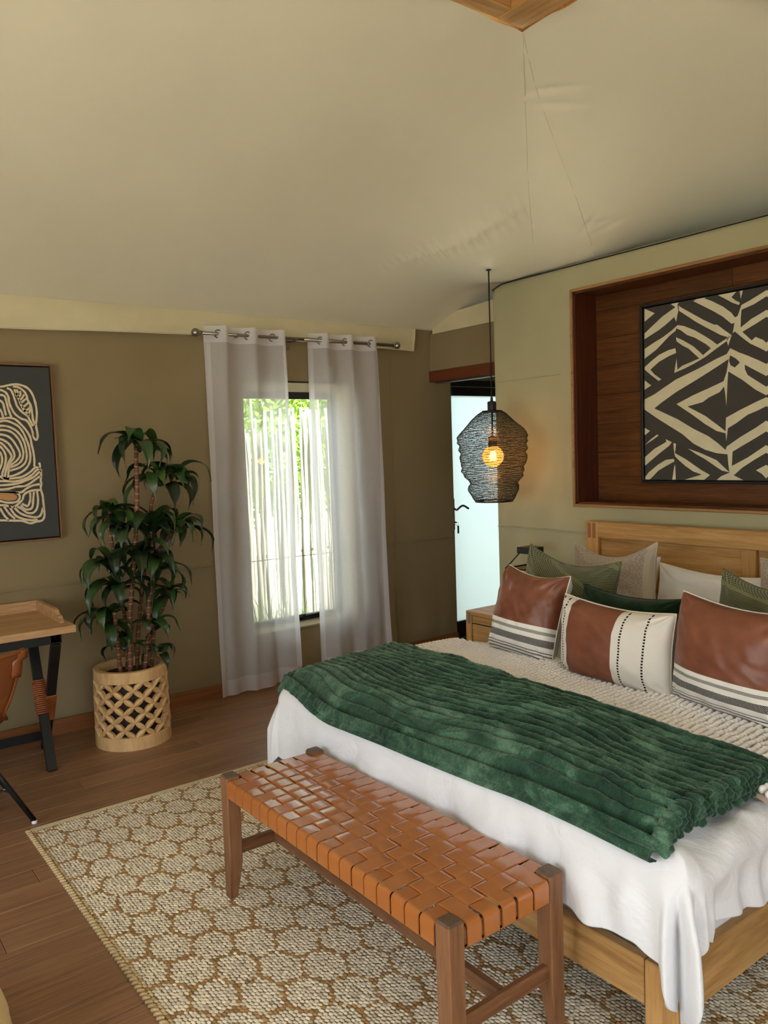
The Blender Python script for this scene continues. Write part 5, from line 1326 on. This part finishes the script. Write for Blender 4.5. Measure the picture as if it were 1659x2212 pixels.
S1 = [[(-60, 212), (30, 215), (100, 200), (200, 185), (290, 200), (370, 240), (430, 320), (470, 440), (488, 560), (485, 640), (478, 730), (492, 810), (500, 880), (482, 922), (455, 905), (430, 850)],
 [(170, 215), (240, 225), (310, 270), (350, 330), (370, 400), (410, 470), (425, 560), (440, 660), (470, 730)],
 [(90, 235), (150, 270), (200, 400), (230, 480), (300, 560), (360, 600), (400, 670), (440, 740)],
 [(190, 250), (240, 360), (290, 480), (350, 560), (390, 600)], [(215, 255), (235, 290), (205, 335)], [(265, 275), (270, 325), (230, 360)], [(320, 320), (290, 370), (250, 405)], [(350, 375), (310, 405), (270, 445)], [(375, 430), (330, 470), (290, 490)], [(390, 500), (350, 530), (315, 535)], [(395, 470), (395, 540), (375, 590)],
 [(-60, 270), (0, 260), (70, 290), (110, 350), (120, 420), (150, 500), (200, 580), (280, 640), (340, 660), (380, 700), (420, 780), (440, 860)],
 [(-60, 330), (0, 325), (60, 345), (85, 420), (105, 500), (130, 570), (150, 620)], [(-60, 390), (0, 400), (40, 440), (60, 520), (80, 600)], [(-60, 480), (0, 520), (30, 580), (40, 630)],
 [(-60, 640), (20, 640), (120, 630), (200, 650), (280, 720), (350, 800), (400, 890), (420, 990), (440, 1070), (455, 1180), (455, 1280)],
 [(-60, 700), (0, 680), (80, 670), (170, 700), (250, 750), (310, 830), (350, 920), (380, 1000), (400, 1100), (400, 1190), (370, 1270), (300, 1340), (200, 1390), (120, 1410)],
 [(-60, 745), (0, 735), (100, 745), (200, 790), (270, 860), (320, 950), (345, 1050), (355, 1150), (330, 1230), (260, 1290), (120, 1335)],
 [(-60, 800), (0, 790), (100, 800), (180, 840), (250, 920), (290, 1010), (310, 1100), (290, 1190), (230, 1250), (130, 1290)],
 [(-60, 850), (0, 850), (90, 870), (160, 920), (210, 990), (250, 1060), (265, 1130), (220, 1200), (140, 1260)],
 [(-60, 900), (30, 920), (110, 970), (160, 1040), (190, 1110), (180, 1170), (130, 1240), (115, 1330), (105, 1430)],
 [(-60, 950), (20, 970), (80, 1030), (135, 1100), (150, 1150), (110, 1230), (80, 1330), (60, 1430)],
 [(-60, 1000), (0, 1010), (50, 1070), (78, 1150), (65, 1260), (30, 1380), (60, 1430), (120, 1440)], [(-60, 1060), (-10, 1080), (25, 1150), (20, 1250), (-20, 1330)],
 [(520, 1225), (530, 1290), (470, 1290), (400, 1350), (300, 1410), (200, 1430), (60, 1440), (0, 1400)],
 [(-60, 1475), (60, 1470), (200, 1475), (330, 1440), (420, 1390), (480, 1330), (530, 1300)], [(-60, 1530), (100, 1520), (240, 1500), (350, 1460), (440, 1420), (510, 1360), (545, 1330)],
 [(-60, 1585), (100, 1575), (220, 1545), (330, 1535), (400, 1500), (480, 1440), (540, 1400)],
 [(545, 1310), (545, 1400), (540, 1470), (550, 1500), (540, 1570), (565, 1660), (575, 1750), (585, 1850), (590, 1930), (560, 1990), (480, 2010), (400, 2030), (300, 2000), (200, 1995), (-60, 1990)],
 [(-60, 1615), (100, 1615), (270, 1620), (350, 1570), (430, 1530), (530, 1510)], [(-60, 1622), (150, 1620), (235, 1635), (262, 1685), (220, 1745), (100, 1757), (0, 1735), (-60, 1735)],
 [(300, 1720), (320, 1650), (380, 1610), (460, 1590), (530, 1590)], [(-60, 1795), (60, 1790), (180, 1815), (300, 1720)],
 [(400, 1620), (400, 1720), (370, 1800), (330, 1790), (290, 1770)], [(450, 1610), (440, 1720), (430, 1810), (390, 1845), (330, 1840), (270, 1790)],
 [(490, 1600), (505, 1720), (490, 1830), (440, 1890), (360, 1890), (290, 1840), (230, 1810)], [(570, 1820), (540, 1920), (470, 1950), (350, 1930), (260, 1890), (180, 1810)],
 [(120, 1800), (200, 1920), (300, 1970), (420, 1990), (500, 1980)], [(50, 1800), (120, 1900), (200, 1970)], [(0, 1830), (60, 1930), (120, 1990)]]
q = MB(); yc_ = yR-.38
for s_ in S1:
    ribbon(q, s_, 28, f1)
    ribbon(q, s_, 28, lambda x, y: (lambda p: (p[0]+.0002, 2*(yR-.33)-.0-p[1], p[2]))(f1(x, y)))
m_cr = m_plain('cream_ink', srgb(214, 196, 160), .85, var=.08, vs=40)
q.build('painted_lines', m_cr, pic)
q = MB(); V = [f1(x, y) for x, y in [(-60, 1650), (60, 1637), (170, 1637), (220, 1660), (232, 1690), (200, 1722), (110, 1732), (0, 1710), (-60, 1705)]]; q.add([(a+.0004, b, c) for a, b, c in V], [tuple(range(len(V)))]); q.build('peach_patch', m_plain('peach_ink', srgb(190, 138, 88), .85), pic)

# picture 2: black and cream block pattern in the niche
YA2 = yb-.012-.034; axL = at_y(1391, 850, YA2)[0]+.004; azT = at_y(1391, 667, YA2)[2]; azB = at_y(1391, 1036, YA2)[2]; axR = 2*(-2.10)-axL
art = thing('framed_textile', 'black-framed cream and charcoal block-pattern picture inside the dark wooden niche', 'picture', ((axL+axR)/2, yb-.013, azB))
m_ch = Mat('charcoal_print'); v = m_ch.coord(); sp_ = m_ch.ramp(m_ch.noise(v, 130, 4, .8), [(.60, srgb(66, 62, 55)), (.74, srgb(70, 66, 58)), (.78, srgb(160, 154, 130))]); m_ch.set(color=m_ch.mix(m_ch.noise(v, 9, 5, .7), sp_, srgb(54, 52, 48)), rough=.85)
part('print', (axL, YA2, azB), (axR, yb-.016, azT), m_ch.m, art, 0)
for lo, hi in (((axL-.016, azB-.018), (axR+.016, azB-.005)), ((axL-.016, azT+.005), (axR+.016, azT+.018)), ((axL-.016, azB-.005), (axL-.003, azT+.005)), ((axR+.003, azB-.005), (axR+.016, azT+.005))):
    part('frame_side', (lo[0], YA2-.018, lo[1]), (hi[0], yb-.0145, hi[1]), MT['black_frame'], art, .002)
part('frame_back', (axL-.004, yb-.0158, azB-.006), (axR+.004, yb-.0142, azT+.006), MT['black_metal'], art, 0)
T1 = [[(75, 390), (205, 455), (75, 565)],
 [(75, 715), (300, 500), (470, 378), (410, 325), (515, 303), (495, 350), (515, 372), (510, 420), (495, 480), (482, 565), (455, 505), (350, 600), (260, 670), (75, 790)],
 [(495, 350), (560, 390), (830, 540), (960, 600), (1010, 605), (1110, 680), (1190, 735), (1160, 768), (1050, 735), (870, 640), (740, 570), (650, 510), (510, 420)],
 [(1140, 765), (1195, 732), (1165, 820), (1150, 875), (1128, 808)],
 [(1150, 766), (1145, 800), (1130, 812), (1010, 900), (850, 1020), (700, 1110), (580, 1170), (455, 1222), (497, 1180), (560, 1130), (700, 1070), (780, 1035), (825, 996), (930, 903), (1005, 860)],
 [(455, 1222), (470, 1130), (485, 1040), (497, 1182)], [(478, 765), (560, 800), (700, 880), (790, 960), (832, 1000), (780, 1037), (640, 910), (560, 870), (485, 815)],
 [(500, 607), (580, 620), (720, 675), (850, 750), (930, 800), (1010, 862), (930, 908), (860, 850), (720, 770), (620, 735), (540, 675), (478, 648)],
 [(75, 915), (200, 830), (300, 770), (420, 680), (500, 607), (482, 650), (475, 680), (400, 740), (230, 920), (75, 1040)],
 [(75, 1150), (150, 1080), (260, 990), (380, 930), (470, 905), (480, 965), (380, 1010), (260, 1080), (150, 1180), (200, 1240), (290, 1305), (255, 1325), (170, 1260), (75, 1180)],
 [(700, 300), (740, 262), (870, 234), (840, 265), (940, 300), (1080, 370), (1190, 450), (1235, 510), (1270, 490), (1320, 350), (1420, 295), (1659, 155), (1659, 235), (1480, 340), (1320, 410), (1310, 520), (1308, 640), (1450, 525), (1530, 480), (1659, 410), (1659, 500), (1520, 580), (1330, 695), (1450, 805), (1500, 760), (1600, 800), (1659, 835), (1659, 945), (1560, 905), (1430, 845), (1330, 770), (1235, 690), (1205, 715), (1230, 580), (1190, 590), (1080, 500), (960, 430), (820, 360)],
 [(1015, 205), (1255, 155), (1190, 250), (1240, 290), (1300, 320), (1285, 350), (1200, 320), (1100, 265)], [(1295, 147), (1338, 140), (1310, 270)]]
T2 = [[(1175, -403), (1290, -348), (1400, -308), (1540, -248), (1659, -203), (1659, -48), (1500, -118), (1360, -193), (1365, -128), (1400, -58), (1490, 0), (1659, 90), (1659, 200), (1500, 130), (1325, 0), (1150, -105), (1140, 20), (1135, 150), (1125, 340), (1112, 200), (1098, 100), (1090, 95), (1040, 160), (900, 230), (820, 290), (625, 345), (860, 470), (1020, 590), (1118, 665), (1118, 690), (1000, 660), (850, 570), (700, 460), (485, 315), (700, 200), (900, 110), (1090, 20), (1130, -100), (1155, -265)],
 [(1175, -403), (1130, -328), (1000, -268), (760, -138), (475, 0), (300, 120), (200, 190), (75, 255), (75, 385), (240, 500), (400, 600), (560, 700), (700, 820), (850, 900), (1000, 945), (1140, 960), (1150, 1080), (1165, 1195), (1060, 1240), (1000, 1290), (1345, 1292), (1300, 1270), (1220, 1230), (1330, 1130), (1500, 1020), (1659, 940), (1659, 840), (1400, 1000), (1195, 1110), (1205, 925), (1500, 750), (1659, 665), (1659, 525), (1500, 620), (1300, 740), (1130, 860), (1115, 905), (1020, 820), (900, 730), (700, 630), (500, 510), (350, 440), (200, 370), (300, 290), (480, 160), (745, 0), (900, -98), (1040, -188), (1160, -268)],
 [(1120, 490), (1300, 390), (1500, 290), (1659, 225), (1659, 340), (1520, 400), (1400, 450), (1250, 560), (1145, 625), (1125, 795), (1115, 690)],
 [(75, 10), (160, 75), (75, 130)], [(70, 620), (145, 660), (70, 715)], [(70, 840), (150, 770), (235, 705), (255, 718), (180, 775)],
 [(70, 995), (200, 890), (320, 820), (355, 800), (345, 765), (425, 805), (390, 850), (250, 960), (70, 1105)],
 [(445, 815), (480, 825), (465, 945), (600, 1020), (700, 1090), (800, 1160), (915, 1225), (840, 1288), (590, 1285), (810, 1220), (700, 1180), (600, 1110), (520, 1040), (465, 985), (450, 890)],
 [(630, 885), (760, 930), (900, 990), (1000, 1035), (1100, 1130), (1165, 1190), (1070, 1170), (980, 1110), (850, 1020), (740, 960)],
 [(60, 1250), (130, 1190), (250, 1090), (350, 1030), (450, 1018), (460, 1050), (350, 1110), (250, 1170), (185, 1240), (140, 1285), (60, 1285)],
 [(430, 1285), (475, 1285), (468, 1090), (455, 1120)], [(1505, 1165), (1659, 1095), (1659, 1270), (1580, 1210)]]
K1 = [(1175, -312), (1250, -270), (1300, -220), (1235, -155), (1180, -185), (1160, -240)]
def ear_clip(P):
    n = len(P); idx = list(range(n)); A = sum(P[i][0]*P[(i+1) % n][1]-P[(i+1) % n][0]*P[i][1] for i in range(n))
    if A < 0: idx.reverse()
    cr_ = lambda a, b, c: (P[b][0]-P[a][0])*(P[c][1]-P[a][1])-(P[b][1]-P[a][1])*(P[c][0]-P[a][0])
    out = []; guard = 0
    while len(idx) > 3 and guard < 5000:
        guard += 1; done = False
        for k in range(len(idx)):
            a, b, c = idx[k-1], idx[k], idx[(k+1) % len(idx)]
            if cr_(a, b, c) <= 1e-12: continue
            if any(cr_(a, b, j) >= -1e-12 and cr_(b, c, j) >= -1e-12 and cr_(c, a, j) >= -1e-12 for j in idx if j not in (a, b, c)): continue
            out.append((a, b, c)); idx.pop(k); done = True; break
        if not done:   # drop the flattest corner
            k = min(range(len(idx)), key=lambda k: abs(cr_(idx[k-1], idx[k], idx[(k+1) % len(idx)]))); idx.pop(k)
    if len(idx) == 3: out.append(tuple(idx))
    return out
def polys(q, L_, oy, off, mirror=False):
    for P in L_:
        V = []
        for x, y in P:
            p = at_y(1380+x*.16818, oy+y*.16818, YA2); xx_ = min(max(p[0], axL), -2.10); zz_ = min(max(p[2], azB+.001), azT-.001)
            V.append(((2*(-2.10)-xx_) if mirror else xx_, YA2-off, zz_))
        q.add(V, ear_clip([(v_[0], v_[2]) for v_ in V]))
q = MB()
for mir in (False, True): polys(q, T1, 600, .0008, mir); polys(q, T2, 820, .0008, mir)
q.build('cream_shapes', m_plain('cream_textile', srgb(206, 198, 166), .85, var=.06, vs=12), art)
q = MB()
for mir in (False, True): polys(q, [K1], 820, .0016, mir)
q.build('dark_leaf_shape', m_ch.m, art)

# ================================================================== OUTSIDE
fence = thing('stick_fence', 'rustic fence of upright pale sticks outside the window', 'fence', (-6.35, 4.0, -.25))
ms_ = Mat('stick_bark'); v = ms_.coord(scale=(14, 14, 2)); oi = ms_.n('ObjectInfo'); ms_.set(color=ms_.ramp(ms_.mix(.5, ms_.noise(v, 3, 4), oi.outputs['Random']), [(.3, srgb(150, 146, 128)), (.55, srgb(182, 178, 158)), (.75, srgb(200, 200, 182))]), rough=.85)
rf = random.Random(21); y = 2.75; sticks = []
for k in range(8):
    q = MB(); n = 9; hz = 1.0; P = []; ox = oy_ = 0
    for i in range(n): P.append((ox, oy_, hz*i/(n-1))); ox += rf.uniform(-.006, .006); oy_ += rf.uniform(-.009, .009)
    q.tube(P, [.0175*(1-.25*i/(n-1))*(1+.08*math.sin(i*2+k)) for i in range(n)], 7); me = q.mesh('stick'); me.materials.append(ms_.m); me.polygons.foreach_set('use_smooth', [True]*len(me.polygons)); sticks.append(me)
while y < 6.1:
    o = bpy.data.objects.new('stick', rf.choice(sticks)); C.objects.link(o); o.parent = fence
    o.location = (rf.uniform(-.035, .035), y-4.0, 0); s_ = rf.uniform(.85, 1.2); o.scale = (s_, s_, .25+rf.uniform(1.72, 2.02)+(.12 if rf.random() < .2 else 0)); o.rotation_euler = (rf.uniform(-.012, .012), rf.uniform(-.02, .02), rf.uniform(0, 6))
    y += rf.uniform(.014, .024)
for z_ in (.7, 1.45):
    q = MB(); q.tube([(-6.40, yy_, z_+.01*math.sin(yy_*5)) for yy_ in np.arange(2.5, 6.7, .2)], .014, 6); q.build('cross_pole', ms_.m, fence, True)
def tree(label, cx__, cy__, z0, z1, r, n, seed):
    t = thing('bushy_tree', label, 'tree', (cx__, cy__, -.25), None, 'trees beyond the stick fence'); rt = np.random.default_rng(seed)
    q = MB()
    q.tube([(cx__, cy__, -.25), (cx__+.1, cy__+.05, 1.2), (cx__, cy__+.1, z1*.7)], [.12, .09, .04], 8)
    for k in range(7):
        a = k*.9; q.tube([(cx__+.05, cy__+.05, 1.1+.15*k), (cx__+r*.6*math.cos(a), cy__+r*.6*math.sin(a), 1.8+.2*k)], [.04, .012], 6)
    q.build('trunk', m_plain('tree_bark', srgb(96, 82, 64), .9), t, True)
    th = rt.uniform(0, 2*PI, n); ph = np.arccos(rt.uniform(-1, 1, n)); rr = r*rt.uniform(.45, 1, n)**.6*(1+.25*np.sin(th*3+seed)*np.sin(ph*4))
    c = np.stack([cx__+rr*np.sin(ph)*np.cos(th), cy__+rr*np.sin(ph)*np.sin(th), (z0+z1)/2+(z1-z0)/2*rr/r*np.cos(ph)], -1)
    s = rt.uniform(.03, .065, n)[:, None]; a = rt.normal(size=(n, 3)); a /= np.linalg.norm(a, axis=1)[:, None]; b = np.cross(a, rt.normal(size=(n, 3))); b /= np.linalg.norm(b, axis=1)[:, None]
    V = np.stack([c-a*s, c+b*s*.5, c+a*s, c-b*s*.5], 1).reshape(-1, 3); F = np.arange(4*n).reshape(n, 4)
    m = Mat('tree_leaves'); v = m.coord(); 
    m.set(color=m.ramp(m.noise(v, 9, 3), [(.3, srgb(98, 132, 48)), (.55, srgb(150, 178, 78)), (.75, srgb(196, 190, 92))]), rough=.6)
    tl = m.n('BsdfTranslucent'); tl.inputs[0].default_value = srgb(170, 200, 90); mx = m.n('MixShader'); mx.inputs[0].default_value = .45; m.l(m.b.outputs[0], mx.inputs[1]); m.l(tl.outputs[0], mx.inputs[2]); m.l(mx.outputs[0], m.out.inputs[0])
    mesh_np('foliage', V, F, m.m, t, smooth=False, kind='stuff')
tree('leafy green tree beyond the stick fence, left part of the window view', -8.6, 4.9, .9, 2.9, 1.25, 14000, 3)
tree('leafy green tree beyond the stick fence, right part of the window view', -9.6, 8.0, .7, 3.1, 1.5, 14000, 4)
gt = MB(); rg_ = random.Random(5)
for k in range(120):
    x0, y0 = -5.9+rg_.uniform(-.2, .2), 3.25+rg_.uniform(-.25, .25); hh = rg_.uniform(.25, .75); dx_, dy_ = rg_.uniform(-.2, .2), rg_.uniform(-.2, .2)
    gt.tube([(x0, y0, -.25), (x0+dx_*.4, y0+dy_*.4, -.25+hh*.6), (x0+dx_, y0+dy_, -.25+hh)], [.006, .005, .001], 3, False)
g_ = gt.build('grass_tuft', m_plain('grass_green', srgb(120, 160, 60), .7), None, True); tag(g_, 'bright green grass tuft at the foot of the stick fence', 'grass', None, 'stuff')
bpy.context.view_layer.update()
